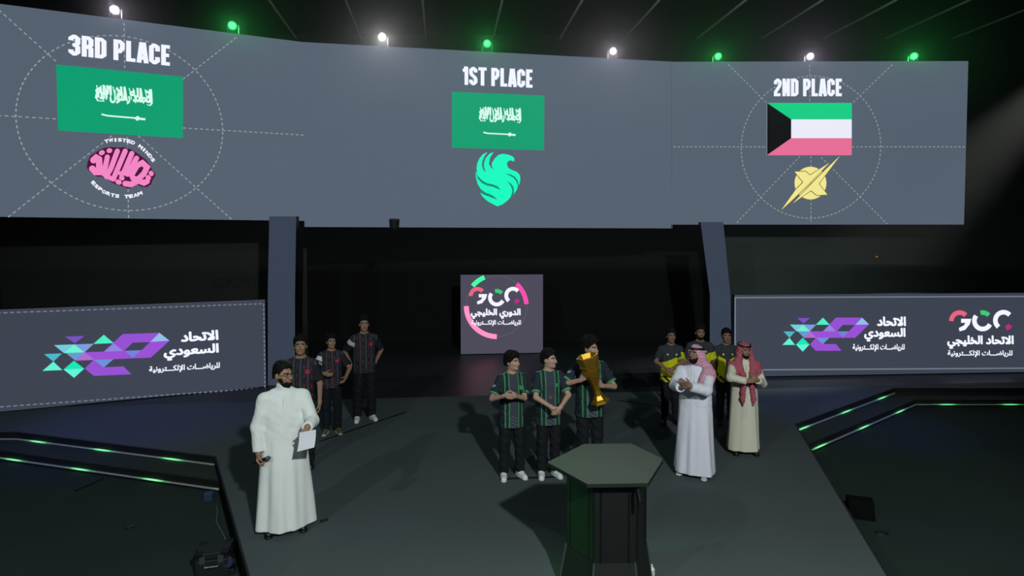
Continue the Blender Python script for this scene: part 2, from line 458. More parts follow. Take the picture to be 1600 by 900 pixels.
# heading texts
for w, txt, q in ((wl, '3RD PLACE', ((107, 53.5), (269, 71.5), (269, 103.5), (107, 86))),
                  (wm, '1ST PLACE', ((723, 104), (834.5, 109), (834.5, 137.5), (723, 132.5))),
                  (wr, '2ND PLACE', ((1209, 123), (1317.5, 123), (1317.5, 150.5), (1209, 150.5)))):
    w.mesh('heading_lettering', mapped(headline(txt), w.frame(q)), M_led_white, VW[w], D1)
# the two green flags
def saudi(w, q):
    fr = w.frame(q)
    fl = w.mesh('flag', [[fr(0, 0), fr(1, 0), fr(1, 1), fr(0, 1)]], M_led_green, VW[w], D1)
    sub = lambda x0, y0, x1, y1: (lambda x, y: fr(x0 + (x1 - x0) * x, y0 + (y1 - y0) * y))
    P = mapped(lettering(arabic('لا إله إلا الله'), 0.045), sub(0.29, 0.245, 0.745, 0.45))
    P += mapped(lettering(arabic('محمد رسول الله'), 0.045), sub(0.29, 0.31, 0.745, 0.52))
    for k in range(14):
        x = 0.305 + 0.032 * k
        P += mapped(ribbon([(x - 0.004, 0.26), (x + 0.014, 0.44 + 0.05 * (k % 2))], 0.008), fr)
    P += mapped(ribbon([(0.735, 0.27), (0.740, 0.47), (0.725, 0.51), (0.70, 0.50)], 0.014), fr) + mapped(ribbon([(0.31, 0.40), (0.292, 0.45), (0.31, 0.50), (0.36, 0.50)], 0.014), fr)
    w.mesh('flag_script', P, M_led_mint, fl, D2_)
    S = ribbon([(0.335, 0.705), (0.38, 0.722), (0.60, 0.728)], 0.024) + ribbon([(0.60, 0.728), (0.685, 0.738)], 0.034) + ribbon([(0.625, 0.695), (0.618, 0.765)], 0.022)
    w.mesh('flag_sword', mapped(S, fr), M_led_mint, fl, D2_)
saudi(wl, ((88, 101), (286, 120), (286, 216), (91, 204)))
saudi(wm, ((706, 143.5), (850.5, 149.5), (850, 235), (706, 231)))
# the striped flag
fr = wr.frame(((1198, 161), (1330.5, 161), (1330.5, 242.5), (1198, 242.5)))
fl = wr.mesh('flag', [[fr(0, 0), fr(1, 0), fr(1, 1), fr(0, 1)]], glow('led_stripe_white', '#eeeefc', 1.0), VW[wr], D1)
wr.mesh('flag_stripe', [[fr(0, 0), fr(1, 0), fr(1, .315), fr(.285, .315)]], glow('led_stripe_green', '#12cf86', 1.0), fl, D2_)
wr.mesh('flag_stripe', [[fr(0, 1), fr(1, 1), fr(1, .675), fr(.285, .675)]], glow('led_stripe_rose', '#ea6f98', 1.0), fl, D2_)
wr.mesh('flag_trapezoid', [[fr(0, 0), fr(.285, .315), fr(.285, .675), fr(0, 1)]], glow('led_stripe_black', '#07080c', 1.0), fl, D3_)
# pink knotted emblem under the 3rd place flag
s, ox, oy = 8.18, 120, 210
def tr(w, pts): return px(w, crop(pts, s, ox, oy))
def wstrokes(w, strokes, wid):
    """thick round-ended strokes, width in crop pixels"""
    out = []
    for st in strokes:
        st = [Vector(p) for p in st]
        for q in ribbon(st, wid): out.append(q)
        for p in st: out.append([(p.x + wid / 2 * math.cos(t), p.y + wid / 2 * math.sin(t)) for t in [2 * math.pi * i / 14 for i in range(14)]])
    return [tr(w, q) for q in out]
em = wl.mesh('emblem', [tr(wl, [(130, 420), (140, 350), (170, 280), (230, 240), (290, 200), (350, 175), (430, 160), (520, 168), (610, 165), (690, 190), (750, 225), (820, 275), (880, 320), (940, 390), (960, 450), (1000, 490), (1005, 530), (970, 580), (950, 640), (890, 675), (830, 670), (770, 640), (720, 680), (650, 690), (580, 665), (500, 640), (450, 615), (400, 580), (340, 555), (320, 540), (260, 540), (190, 500), (150, 460)])], glow('led_plum', '#4a0a35', 1.0), VW[wl], D1)
M_pink = glow('led_pink', '#f587c6', 1.0)
P = wstrokes(wl, [[(215, 330), (250, 300), (285, 320), (290, 400), (290, 480), (240, 480), (200, 440)]], 84)
P += wstrokes(wl, [[(392, 290), (370, 400), (340, 500)], [(520, 215), (440, 430), (380, 540)], [(620, 215), (520, 450), (470, 570)], [(705, 245), (600, 490)], [(765, 305), (650, 510)]], 65)
P += wstrokes(wl, [[(350, 510), (400, 545), (470, 575)], [(560, 500), (650, 500)]], 58)
P += wstrokes(wl, [[(700, 520), (770, 400), (840, 365), (900, 420), (860, 500), (780, 580), (720, 560)], [(780, 590), (860, 620), (900, 600)], [(770, 600), (700, 640), (620, 630)]], 72)
P += wstrokes(wl, [[(315, 238), (330, 232)], [(412, 210), (425, 208)], [(570, 555), (582, 560)], [(525, 605), (545, 615)], [(950, 495), (955, 505)], [(910, 550), (920, 558)]], 60)
wl.mesh('emblem_script', P, M_pink, em, D2_)
# letters set along a curve
def path_text(w, text, path, h, sx=1.0):
    pts = [Vector(p) for p in path]; segs = [(b - a).length for a, b in zip(pts[:-1], pts[1:])]; L = sum(segs)
    n = len(text); out = []
    for i, ch in enumerate(text):
        if ch == ' ': continue
        t = (i + 0.5) / n * L; k = 0
        while k < len(segs) - 1 and t > segs[k]: t -= segs[k]; k += 1
        d = (pts[k + 1] - pts[k]).normalized(); c = pts[k] + d * t; nn = Vector((d.y, -d.x))
        wid = L / n * (0.42 if ch == 'I' else 1.08 if ch in 'WM' else 0.92) * sx
        for q in lettering(ch, 0.055):
            out.append([tuple(c + d * ((x - 0.5) * wid) + nn * ((0.5 - y) * h)) for x, y in q])
    return [tr(w, q) for q in out]
P = path_text(wl, 'TWISTED MINDS', [(355, 95), (450, 72), (560, 70), (680, 90), (780, 130), (870, 205), (940, 280), (990, 350)], 46)
P += path_text(wl, 'ESPORTS TEAM', [(195, 600), (260, 670), (350, 735), (450, 775), (560, 795), (670, 795), (760, 775), (835, 745)], 46)
wl.mesh('emblem_lettering', P, M_led_white, em, D1)
# green bird emblem under the 1st place flag
s, ox, oy = 9.0, 730, 230
bird = [(285, 68), (220, 100), (170, 160), (140, 230), (130, 300), (140, 350), (118, 350), (122, 430), (148, 520), (190, 590), (235, 635), (183, 642), (215, 695), (280, 755), (350, 795), (425, 832), (500, 802), (570, 748), (622, 685), (655, 662), (697, 600), (714, 535), (732, 525), (746, 460), (742, 395), (700, 350), (625, 320), (575, 290), (556, 235), (572, 198), (610, 185), (656, 202), (664, 165), (640, 130), (575, 105), (500, 93), (440, 108), (388, 158), (345, 225), (345, 265), (370, 315), (335, 290), (305, 235), (318, 155), (372, 66), (310, 95), (262, 150), (238, 215), (235, 280), (262, 355), (225, 320), (206, 260), (212, 200), (240, 130)]
em = wm.mesh('emblem', [tr(wm, bird)], glow('led_bird_green', '#16fbc2', 1.0), VW[wm], D1)
cuts = [[(116, 345), (150, 408), (210, 468), (280, 508), (360, 523), (430, 553), (472, 607), (420, 582), (360, 557), (280, 542), (200, 502), (148, 442)],
        [(192, 592), (260, 640), (330, 665), (380, 695), (422, 738), (360, 717), (300, 692), (240, 672), (184, 642)],
        [(530, 373), (610, 383), (672, 418), (712, 478), (724, 542), (710, 540), (688, 482), (650, 432), (600, 402)],
        [(552, 478), (612, 508), (652, 563), (658, 650), (640, 685), (612, 695), (635, 620), (618, 560), (588, 510)]]
wm.mesh('emblem_feather_lines', [tr(wm, c) for c in cuts], glow('led_feather', '#178a78', 1.0), em, D2_)
# yellow crossed emblem under the 2nd place flag
s, ox, oy = 9.0, 1210, 240
M_y = glow('led_yellow', '#f5ea92', 1.0); M_yd = glow('led_olive', '#6b6030', 1.0)
em = wr.mesh('emblem', [tr(wr, [(505 + 224 * math.cos(t), 415 + 230 * math.sin(t)) for t in [2 * math.pi * i / 40 for i in range(40)]])], M_y, VW[wr], D1)
up = [(280, 255), (435, 252), (495, 306), (765, 132), (488, 420), (250, 650), (92, 795), (298, 505), (402, 405)]
lo = [(918, 32), (618, 425), (740, 578), (590, 585), (510, 518), (255, 700), (500, 445), (700, 240)]
edges = []
for q in (up, lo): edges += [tr(wr, r) for r in ribbon(q, 20, True)]
wr.mesh('emblem_outline', edges, M_yd, em, D2_)
wr.mesh('emblem_blades', [tr(wr, up), tr(wr, lo)], M_y, em, D3_)
# dashed guide lines
def guides(w, cl, cr, ct, cb, lines):
    a, b = Vector(w.uv(*cl)), Vector(w.uv(*cr)); t, d = Vector(w.uv(*ct)), Vector(w.uv(*cb))
    cx, cy, ru, rv = (a.x + b.x) / 2, (t.y + d.y) / 2, (b.x - a.x) / 2, (t.y - d.y) / 2
    P = dashes(arc(cx, cy, ru, 0, 360, 120, rv), 0.022, 0.055, 0.045)
    for l in lines: P += dashes([w.uv(*l[0]), w.uv(*l[1])], 0.020, 0.055, 0.045)
    w.mesh('guide_lines', P, M_led_dash, VW[w], 0.006)
guides(wl, (25, 183), (348, 204), (194, 57), (200, 329), [((-60, 177), (90, 186)), ((286, 200), (505, 213)), ((194, 36), (195, 108)), ((199, 214), (201, 341)), ((-10, 8), (90, 98)), ((286, 124), (370, 58)), ((175, 212), (12, 340)), ((216, 212), (362, 343))])
guides(wr, (1158, 229), (1376, 229), (1266, 119), (1267, 341), [((1052, 229.5), (1198, 229.5)), ((1331, 229.5), (1508, 229.5)), ((1265, 101), (1265, 160)), ((1267, 244), (1267, 350)), ((1138, 101), (1198, 161)), ((1394, 101), (1331, 162)), ((1250, 244), (1150, 349)), ((1283, 246), (1386, 350))])
w0 = wm.mesh('seam_line', [ribbon([wm.uv(1049, 101), wm.uv(1050, 357)], 0.015)[0]], glow('led_seam', '#4c5560', 1.0), VW[wm], 0.006)

# ================================================================== slanted pylons under the wall
M_pylon = glow('pylon_slate', '#363f4f', 1.0)
def pylon(pts, ys, back, label):
    fr_ = [at(x, y, Y) for (x, y), Y in zip(pts, ys)]
    root = empty('screen_pylon', (fr_[-1].x, fr_[-1].y, 0)); tag(root, label, 'pylon')
    n = len(fr_) // 2
    L = fr_[:n]; R = fr_[n:]
    off = Vector((0, back, 0)); loc = Vector(root.location)
    for p in (L[-1], R[-1]): p.z = 0.005
    m = MB()
    for i in range(n - 1):
        q = [L[i], R[i], R[i + 1], L[i + 1]]
        if i == 0:   # the top stands in front of the wall, so only a thin plate reaches up there
            m.prism([p - loc for p in q], [p + off * 0.35 - loc for p in q])
            q = [p.copy() for p in q]
            for a_, b_ in ((0, 3), (1, 2)):
                t = (q[a_].z - 3.33) / (q[a_].z - q[b_].z); q[a_] = q[a_].lerp(q[b_], t)
        m.prism([p - loc for p in q], [p + off - loc for p in q])
    m.build('column', M_dmetal, root)
    m = MB(); k = Vector((0, -0.006, 0))
    for i in range(n - 1): m.add([L[i] - loc + k, R[i] - loc + k, R[i + 1] - loc + k, L[i + 1] - loc + k], [(0, 1, 2, 3)])
    m.build('light_panel', M_pylon, root)
pylon([(421, 338), (418.5, 465), (418.5, 598), (463, 338), (461, 465), (461, 598)], [12.15, 12.35, 12.4, 12.15, 12.35, 12.4], 0.45, 'slanted grey pylon under the video wall behind the bespectacled man in white')
pylon([(1094.5, 347), (1109, 460), (1109, 582), (1130, 347), (1141, 460), (1144, 582)], [13.2, 13.3, 13.35, 13.2, 13.3, 13.35], 0.45, 'slanted grey pylon under the video wall behind the yellow-jacket team')

# ================================================================== low LED panels each side
def union_logo(w, q, parent):
    fr = w.frame(q); N = lambda pts: [fr((x - 55) / 1030.0, (y - 85) / 405.0) for x, y in pts]
    parts = [('#7b4fc4', [(230, 90), (380, 90), (305, 155)], 0), ('#74cbe0', [(145, 168), (300, 168), (220, 248)], 0), ('#6ef2d6', [(300, 168), (380, 248), (220, 248)], 0),
             ('#7d9cdc', [(300, 168), (455, 168), (380, 248)], 0), ('#48f0c6', [(535, 85), (615, 170), (450, 170)], 0),
             ('#9550d2', [(690, 85), (1000, 85), (920, 172), (605, 172)], 0), ('#9550d2', [(605, 172), (770, 172), (700, 248), (530, 248)], 0),
             ('#9a4fd8', [(920, 168), (1085, 165), (1000, 248), (845, 248)], 0), ('#9a50d4', [(385, 248), (1000, 248), (920, 325), (310, 325)], 0),
             ('#8f86de', [(615, 172), (690, 248), (540, 248)], 1), ('#93bdea', [(1000, 85), (1085, 165), (920, 170)], 1), ('#7282d8', [(705, 248), (840, 248), (770, 320)], 1),
             ('#b26ad2', [(383, 248), (460, 325), (310, 325)], 1), ('#6a98d0', [(235, 248), (383, 248), (308, 325)], 1), ('#49b8c9', [(68, 250), (205, 250), (138, 325)], 0),
             ('#63f2d4', [(138, 325), (205, 410), (55, 410)], 0), ('#12e9b6', [(295, 325), (375, 405), (215, 405)], 0), ('#63f4d8', [(375, 405), (295, 490), (215, 405)], 0),
             ('#9650d2', [(450, 325), (610, 325), (535, 400), (690, 400), (755, 480), (450, 480), (380, 405)], 0), ('#6a92da', [(455, 325), (610, 325), (530, 400)], 1)]
    lg = None
    byc = {}
    for c, pts, l in parts: byc.setdefault((c, l), []).append(N(pts))
    for (c, l), ps in byc.items():
        o = w.mesh('logo' if lg is None else 'logo_facet', ps, glow('led_facet_' + c[1:], c, 1.0), parent if lg is None else lg, D2_ if l else D1)
        if lg is None: lg = o
def words(w, text, q, parent, bold=0.03, m=None):
    return w.mesh('arabic_lettering', mapped(lettering(arabic(text), bold), w.frame(q)), m or M_led_white, parent, D1)
def gcc(w, cs, r, sw_, parent, pxs, ox, oy):
    """three ring-shaped letters; cs: ring centres in crop pixels"""
    def strokes(cx, cy, a0, a1): return [px(w, crop([(x, 2 * cy - y) for x, y in q], pxs, ox, oy)) for q in ribbon(arc(cx, cy, r, a0, a1), sw_)]
    (x1, y1), (x2, y2), (x3, y3) = cs
    wh = strokes(x2, y2, 142, 334) + strokes(x3, y3, 42, 232)
    k = r / 105.0
    G = [(20, -25), (150, -25), (130, 45), (72, 115), (0, 135), (-10, 92), (55, 60), (75, 25), (20, 25)]
    wh.append(px(w, crop([(x1 + gx * k, y1 + gy * k) for gx, gy in G], pxs, ox, oy)))
    o = w.mesh('logo', wh, M_led_white, parent, D1)
    w.mesh('logo_arc', strokes(x1, y1, 182, 42), glow('led_coral', '#ec6480', 1.0), o, D1)
    w.mesh('logo_arc', strokes(x2, y2, 104, 42), glow('led_arc_green', '#3fc878', 1.0), o, D1)
    w.mesh('logo_arc', strokes(x3, y3, 288, 325), glow('led_magenta', '#c02a80', 1.0), o, D1)

pBR = on_floor(416, 605); pBL = on_floor(0, 645); d = (pBL - pBR).normalized()
wll = Wall(pBR + d * 6.2, pBR, 0.02, at(416, 468, pBR.y).z)
rt = empty('led_banner', (0, 0, 0)); tag(rt, 'low slate LED banner with purple faceted logo on the left of the stage', 'banner')
led_panel(wll, 'screen', M_led_low, rt, 0.14)
union_logo(wll, ((65.9, 526.3), (264.6, 519.4), (266, 583.6), (66.7, 592.4)), rt)
words(wll, 'الاتحاد', ((282.6, 519), (341, 515), (341.5, 531), (282.6, 534.5)), rt, 0.05)
words(wll, 'السعودي', ((255.8, 541.4), (341.7, 536), (342, 558.5), (255.8, 564)), rt, 0.045)
words(wll, 'للرياضـــات الإلكـــترونية', ((233, 572.4), (343.6, 565.5), (343.6, 577.5), (233, 584)), rt, 0.035)
def frame_line(w, pts, dashed, parent):
    uvp = px(w, pts)
    P = dashes(uvp, 0.022, 0.06, 0.035) if dashed else ribbon(uvp, 0.03)
    o = w.mesh('frame_line', P, M_frame, parent, 0.006)
    if dashed: o['kind'] = 'stuff'
M_frame = glow('led_frame_line', '#707a88', 1.0)
frame_line(wll, [(-60, 491), (412, 474.5), (414, 606), (-60, 640)], True, rt)

qL = on_floor(1146, 590); qR = on_floor(1600, 582.5); d = (qR - qL).normalized()
wrl = Wall(qL, qL + d * 7.0, 0.02, at(1143, 460.5, qL.y).z)
rt = empty('led_banner', (0, 0, 0)); tag(rt, 'low slate LED banner with two logos on the right of the stage', 'banner')
led_panel(wrl, 'screen', M_led_low, rt, 0.14)
union_logo(wrl, ((1222.2, 496.2), (1357.4, 496.2), (1357.4, 549.3), (1222.2, 549.3)), rt)
words(wrl, 'الاتحاد', ((1369.9, 494.5), (1415.1, 494.5), (1415.1, 509.5), (1369.9, 509.5)), rt, 0.05)
words(wrl, 'السعودي', ((1349.9, 512.3), (1414.5, 512.3), (1414.5, 533.6), (1349.9, 533.6)), rt, 0.045)
words(wrl, 'للرياضـــات الإلكـــترونية', ((1331.8, 537.3), (1413.2, 537.3), (1413.2, 549), (1331.8, 549)), rt, 0.035)
gcc(wrl, ((318, 255), (612, 255), (880, 250)), 105, 58, rt, 8.18, 1460, 470)
words(wrl, 'الاتحاد الخليجي', ((1479.6, 524), (1583.5, 524), (1583.5, 545), (1479.6, 545)), rt, 0.05)
words(wrl, 'للرياضـــات الإلكـــترونية', ((1480, 547), (1581.6, 547), (1581.6, 558), (1480, 558)), rt, 0.03)
frame_line(wrl, [(1630, 463), (1148.5, 465), (1148.5, 578), (1630, 575)], False, rt)

# ================================================================== the square screen at the back
b0 = on_floor(720, 554.5); b1 = on_floor(848.2, 552)
wb = Wall(b0, b1, 0.02, at(719, 429.5, b0.y).z)
rt = empty('led_backdrop', (0, 0, 0)); tag(rt, 'square grey LED screen with a round pink and green logo at the back', 'screen')
led_panel(wb, 'screen', glow('led_back_grey', '#4c4a5a', 1.0), rt, 0.12)
s, ox, oy = 6.427, 710, 420
def ringpart(a0, a1, r, wid): return [px(wb, crop([(x, 750 - y) for x, y in q], s, ox, oy)) for q in ribbon(arc(425, 375, r, a0, a1, 30), wid)]
wb.mesh('logo_ring', ringpart(0, 360, 305, 5), glow('led_ring', '#615f70', 1.0), rt, 0.006)
wb.mesh('logo_arc', ringpart(140, 113, 315, 46), glow('led_arc_mint', '#3fe896', 1.25), rt, D1)
wb.mesh('logo_arc', ringpart(48, 4, 298, 46), glow('led_arc_orchid', '#e0489e', 1.25), rt, D1)
wb.mesh('logo_arc', ringpart(180, 270, 305, 48), glow('led_arc_pink', '#ff7aa6', 1.6), rt, D1)
gcc(wb, ((232, 270), (425, 290), (588, 268)), 68, 38, rt, s, ox, oy)
def bq(x0, y0, x1, y1): return tuple(crop([(x0, y0), (x1, y0), (x1, y1), (x0, y1)], s, ox, oy))
words(wb, 'الدوري الخليجي', bq(165, 398, 665, 502), rt, 0.05)
words(wb, 'للرياضـــات الإلكـــترونية', bq(170, 512, 668, 575), rt, 0.035)

# dark wall behind the left banner with black lettering
w_ = Wall(Vector((-11.5, 13.2, 0)), Vector((-5.3, 15.2, 0)), 0.0, 4.4)
rt = empty('dark_partition', (0, 0, 0)); tag(rt, 'dark partition with black lettering above the left banner', 'partition')
m = MB(); P = [w_.P(0, 0), w_.P(w_.L, 0), w_.P(w_.L, 4.4), w_.P(0, 4.4)]; m.prism(P, [p - w_.N * 0.1 for p in P]); m.build('panel', mat('green_black_panel', '#141a14', 0.8), rt)
M_dk = mat('black_letters', '#040505', 0.7)
w_.mesh('lettering', mapped(lettering('ESPORTS', 0.03), w_.frame(((333, 434), (412, 431), (412, 448), (333, 451)))), M_dk, rt, 0.01)
P = []
for cx in (318, 354, 392): P += [px(w_, q) for q in ribbon([(x, 2 * 412 - y) for x, y in arc(cx, 412, 12, 50, 310)], 6)]
w_.mesh('lettering', P, M_dk, rt, 0.01)
# grey-green partition behind the right banner
w_ = Wall(Vector((5.6, 15.6, 0)), Vector((16.3, 15.6, 0)), 0.0, 4.6)
m = MB(); P = [w_.P(0, 0), w_.P(w_.L, 0), w_.P(w_.L, 4.6), w_.P(0, 4.6)]; m.prism(P, [p - w_.N * 0.1 for p in P])
tag(m.build('dark_partition', mat('grey_green_panel', '#3a4441', 0.85, noise=0.3, nscale=0.6)), 'dull grey-green partition above the right banner', 'partition')

p = at(1370, 402, 15.55); m = MB(); m.lathe([(0.02, 0), (0.02, 0.03), (0.012, 0.036)], p, 12)
tag(m.build('indicator_light', glow('amber_light', '#9a6a28', 1.0)), 'tiny amber light on the grey-green partition above the right banner', 'light')

# ================================================================== ceiling rods
ax = Vector(((690 - 800) / F, 1, 0)).normalized()
for i, x0 in enumerate((420, 540, 660, 785, 910, 1030, 1165, 1285, 1400, 1515, 1640)):
    p = ray(x0, 0); t = (9.12 - HC) / p.z; p = CAMP + p * t
    q = p + ax * ((17.8 - p.y) / ax.y); p2 = p - ax * 3.0
    m = MB(); m.tube(p2, q, 0.03, 0.03, 8)
    o = m.build('ceiling_rod', M_rod); 
    nm = ('far left', 'second from left', 'third from left', 'fourth from left', 'fifth from left', 'middle', 'fifth from right', 'fourth from right', 'third from right', 'second from right', 'far right')[i]
    tag(o, 'thin pale rod running along the black ceiling, %s of eleven' % nm, 'ceiling rod', 'rods along the ceiling')

# ================================================================== lamps above the wall
def wallY(pxx):
    for w in (wl, wm, wr):
        u, v = w.uv(pxx, 60)
        if -0.01 <= u <= w.L + 0.6: return w.P(u, 0, -0.06).y
    return 14.0
def fixture(pxx, pyy, col, strength, label, power, tgt):
    Y = wallY(pxx) + 0.30
    c = at(pxx, pyy, Y)
    root = empty('stage_lamp', c); tag(root, label, 'stage lamp', 'lamps along the top of the video wall')
    d = (Vector(tgt) - c).normalized()
    m = MB(); m.tube(-d * 0.22, -d * 0.02, 0.075, 0.085, 18); m.tube(-d * 0.02, d * 0.012, 0.092, 0.092, 18); m.build('head', M_plastic, root, bevel=0.004)
    m = MB(); rr = 0.062; u_ = d.orthogonal().normalized(); v_ = d.cross(u_)
    ring = [d * 0.0125 + (u_ * math.cos(t) + v_ * math.sin(t)) * rr for t in [2 * math.pi * i / 24 for i in range(24)]]
    dome = [d * 0.034 + (u_ * math.cos(t) + v_ * math.sin(t)) * rr * 0.6 for t in [2 * math.pi * i / 24 for i in range(24)]]
    m.add(ring + dome, [(i, (i + 1) % 24, 24 + (i + 1) % 24, 24 + i) for i in range(24)] + [tuple(range(24, 48))])
    m.build('lens', glow('lamp_lens_' + col[1:], col, strength), root)
    m = MB()
    side = Vector((1, 0, 0))
    for sgn in (-1, 1): m.box(side * (sgn * 0.115) + Vector((0, 0.06, -0.10)), (0.018, 0.06, 0.24))
    m.box(Vector((0, 0.06, -0.215)), (0.248, 0.06, 0.018)); m.build('yoke', M_dmetal, root)
    m = MB(); m.box(Vector((0, 0.06, -0.25)), (0.2, 0.16, 0.06)); m.build('base', M_plastic, root, bevel=0.006)
    lamp('stage_lamp_light', 'POINT', c + d * 0.10, c + d, power * 0.8, lin(col)[:3], 0.06)
    lamp('stage_lamp_beam', 'SPOT', c + d * 0.06, c + d, power * 14.0, lin(col)[:3], 0.05, 64, 1.0)
    return c, d
ALLF = [((179, 15.5), '#f4e8ff', 14, 'far left stage lamp over the video wall, glowing violet-white', 30), ((363, 40), '#46ff78', 2.2, 'green stage lamp above and right of the 3rd place heading', 30),
        ((597, 58), '#ffffff', 30, 'brightest white stage lamp above the left of the middle screen', 60), ((761, 68), '#46ff78', 2.2, 'green stage lamp right above the 1st place heading', 30),
        ((958, 80), '#fff4ff', 16, 'white stage lamp above the right of the middle screen', 40), ((1122, 88), '#46ff78', 2.2, 'green stage lamp just left of the 2nd place heading', 25),
        ((1266, 88), '#f2e0ff', 14, 'violet-white stage lamp above the 2nd place heading', 30), ((1428, 88), '#46ff78', 2.0, 'far right stage lamp over the video wall, glowing green', 25)]
for (fx, fy), c, st, lb, pw in ALLF:
    c0, d0 = fixture(fx, fy, c, st, lb, pw, (0, 1.5, 2.0))
# pipe the lamps stand on
for w, lb in ((wl, 'left'), (wm, 'middle'), (wr, 'right')):
    m = MB(); m.tube(w.P(0.05, ZTOP - 0.08, -0.40), w.P(w.L - 0.05, ZTOP - 0.08, -0.40), 0.028, 0.028, 10)
    for t in (0.06, 0.35, 0.65, 0.94): m.tube(w.P(w.L * t, ZTOP - 0.08, -0.158), w.P(w.L * t, ZTOP - 0.08, -0.40), 0.016, 0.016, 8)
    tag(m.build('lamp_pipe', M_dmetal), 'black pipe along the top of the %s video wall panel' % lb, 'pipe')

# black lamp head hung under the middle screen
c = at(616, 349, 12.75)
root = empty('hanging_lamp', c); tag(root, 'black cylindrical lamp at the lower edge of the middle screen', 'lamp')
m = MB(); m.tube((0, 0, -0.10), (0.01, -0.03, 0.09), 0.10, 0.115, 18); m.build('head', M_plastic, root, bevel=0.01)
yb = (wm.A + wm.U * ((c.x - wm.A.x) / wm.U.x)).y - c.y
m = MB(); m.box((0, yb / 2, -0.13), (0.05, yb, 0.03)); m.box((0, yb + 0.06, -0.06), (0.05, 0.03, 0.16)); m.build('bracket', M_dmetal, root)

# ================================================================== hexagonal podium
ZP = 1.10
hexpx = [(855, 722), (912, 693.5), (986, 692.5), (1036.5, 717), (1013, 754.5), (917, 756)]
hp = [on_floor(x, y, ZP) for x, y in hexpx]
cen = sum(hp, Vector((0, 0, 0))) / 6; cen.z = 0
root = empty('podium', (cen.x, cen.y, 0)); tag(root, 'black hexagonal podium with a wide flat top at the front of the stage', 'podium')
hl = [p - Vector((cen.x, cen.y, ZP)) for p in hp]
def ringz(k, z): return [Vector((p.x * k, p.y * k, z)) for p in hl]
m = MB(); m.prism(ringz(1, ZP - 0.035), ringz(1, ZP)); m.build('top', mat('podium_top', '#101812', 0.6, noise=0.15, nscale=40), root, bevel=0.004)
m = MB(); m.prism(ringz(0.74, ZP - 0.10), ringz(0.74, ZP - 0.036)); m.build('collar', M_black, root)
m = MB(); m.prism(ringz(0.69, 0.36), ringz(0.69, ZP - 0.10)); m.build('column', mat('podium_black', '#0c0f0e', 0.5, noise=0.2, nscale=6), root)
m = MB(); m.prism(ringz(0.80, 0.0), ringz(0.69, 0.36)); m.build('skirt', M_black, root)
for i in range(6):
    a, b = ringz(0.80, 0.0)[i], ringz(0.695, 0.36)[i]
    m = MB(); m.tube(a + Vector((0, 0, 0.01)), b, 0.009, 0.009, 8); m.build('edge_strip', M_metal, root)
    p, q = ringz(0.695, 0.36), ringz(0.695, ZP - 0.10)
    for t in (0.16, 0.84):
        a = p[i].lerp(p[(i + 1) % 6], t); b = q[i].lerp(q[(i + 1) % 6], t)
        m = MB(); m.tube(a, b, 0.007, 0.007, 6); m.build('panel_rib', M_dmetal, root)
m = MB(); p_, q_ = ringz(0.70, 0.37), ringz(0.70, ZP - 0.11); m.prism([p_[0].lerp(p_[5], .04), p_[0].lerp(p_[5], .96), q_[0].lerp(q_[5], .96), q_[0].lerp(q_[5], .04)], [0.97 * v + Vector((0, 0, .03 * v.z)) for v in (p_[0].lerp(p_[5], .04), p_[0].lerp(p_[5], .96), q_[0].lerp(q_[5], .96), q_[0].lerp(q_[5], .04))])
o = m.build('painted_light_panel', mat('podium_painted_light', '#0a2611', 0.5), root); o['label'] = 'added side panel, coloured as if lit green'  # added panel; green lamp light on the column painted into its colour
# cable at the podium's right corner
p = on_floor(1004, 756, ZP)
m = MB(); L0 = Vector((p.x - cen.x, p.y - cen.y, 0))
pts = [L0 * 0.86 + Vector((0, 0, ZP - 0.05)), L0 * 0.93 + Vector((0, 0, ZP - 0.16)), L0 * 0.88 + Vector((0, 0, ZP - 0.24)), L0 * 0.80 + Vector((0, 0, ZP - 0.12))]
m.chain(pts, 0.012); m.build('cable_loop', M_plastic, root)

# ================================================================== small things on the floors
def flight_case(c, rz, dims, label):
    root = empty('flight_case', c, rz); tag(root, label, 'case')
    w, d, h = dims
    m = MB(); m.box((0, 0, h * 0.36), (w, d, h * 0.72)); m.build('body', mat('case_black', '#15191c', 0.5, noise=0.2, nscale=30), root, bevel=0.012)
    m = MB(); m.box((0, 0, h * 0.865), (w, d, h * 0.25)); m.build('lid', mat('case_black', '#15191c', 0.5), root, bevel=0.012)
    m = MB(); m.tube((-w * .2, -d / 2 - 0.025, h * .5), (w * .2, -d / 2 - 0.025, h * .5), 0.01); m.tube((-w * .2, -d / 2 - 0.025, h * .5), (-w * .2, -d / 2, h * .5), 0.01); m.tube((w * .2, -d / 2 - 0.025, h * .5), (w * .2, -d / 2, h * .5), 0.01); m.build('handle', M_metal, root)
    for sx in (-.28, .28):
        m = MB(); m.box((w * sx, -d / 2 - 0.006, h * 0.74), (0.05, 0.012, 0.07)); m.build('latch', M_metal, root)
    for sx in (-1, 1):
        for sy in (-1, 1):
            m = MB(); m.box((sx * (w / 2 - 0.03), sy * (d / 2 - 0.03), h - 0.02), (0.075, 0.075, 0.05)); m.build('corner', M_dmetal, root, bevel=0.01)
    return root
p = on_floor(336, 893, ZL)
flight_case((p.x, p.y, ZL), 0.25, (0.30, 0.26, 0.26), 'black flight case on the lower floor at the front left')
p = on_floor(366, 893, ZL)
root = empty('floor_lamp_unit', (p.x - 0.05, p.y - 0.02, ZL), 0.3); tag(root, 'small black lamp unit on the lower floor beside the flight case', 'lamp')
m = MB(); m.box((0, 0, 0.03), (0.13, 0.12, 0.06)); m.build('base', M_plastic, root, bevel=0.008)
m = MB(); m.tube((0, 0.05, 0.11), (0, -0.06, 0.14), 0.045, 0.055, 16); m.build('head', M_plastic, root)
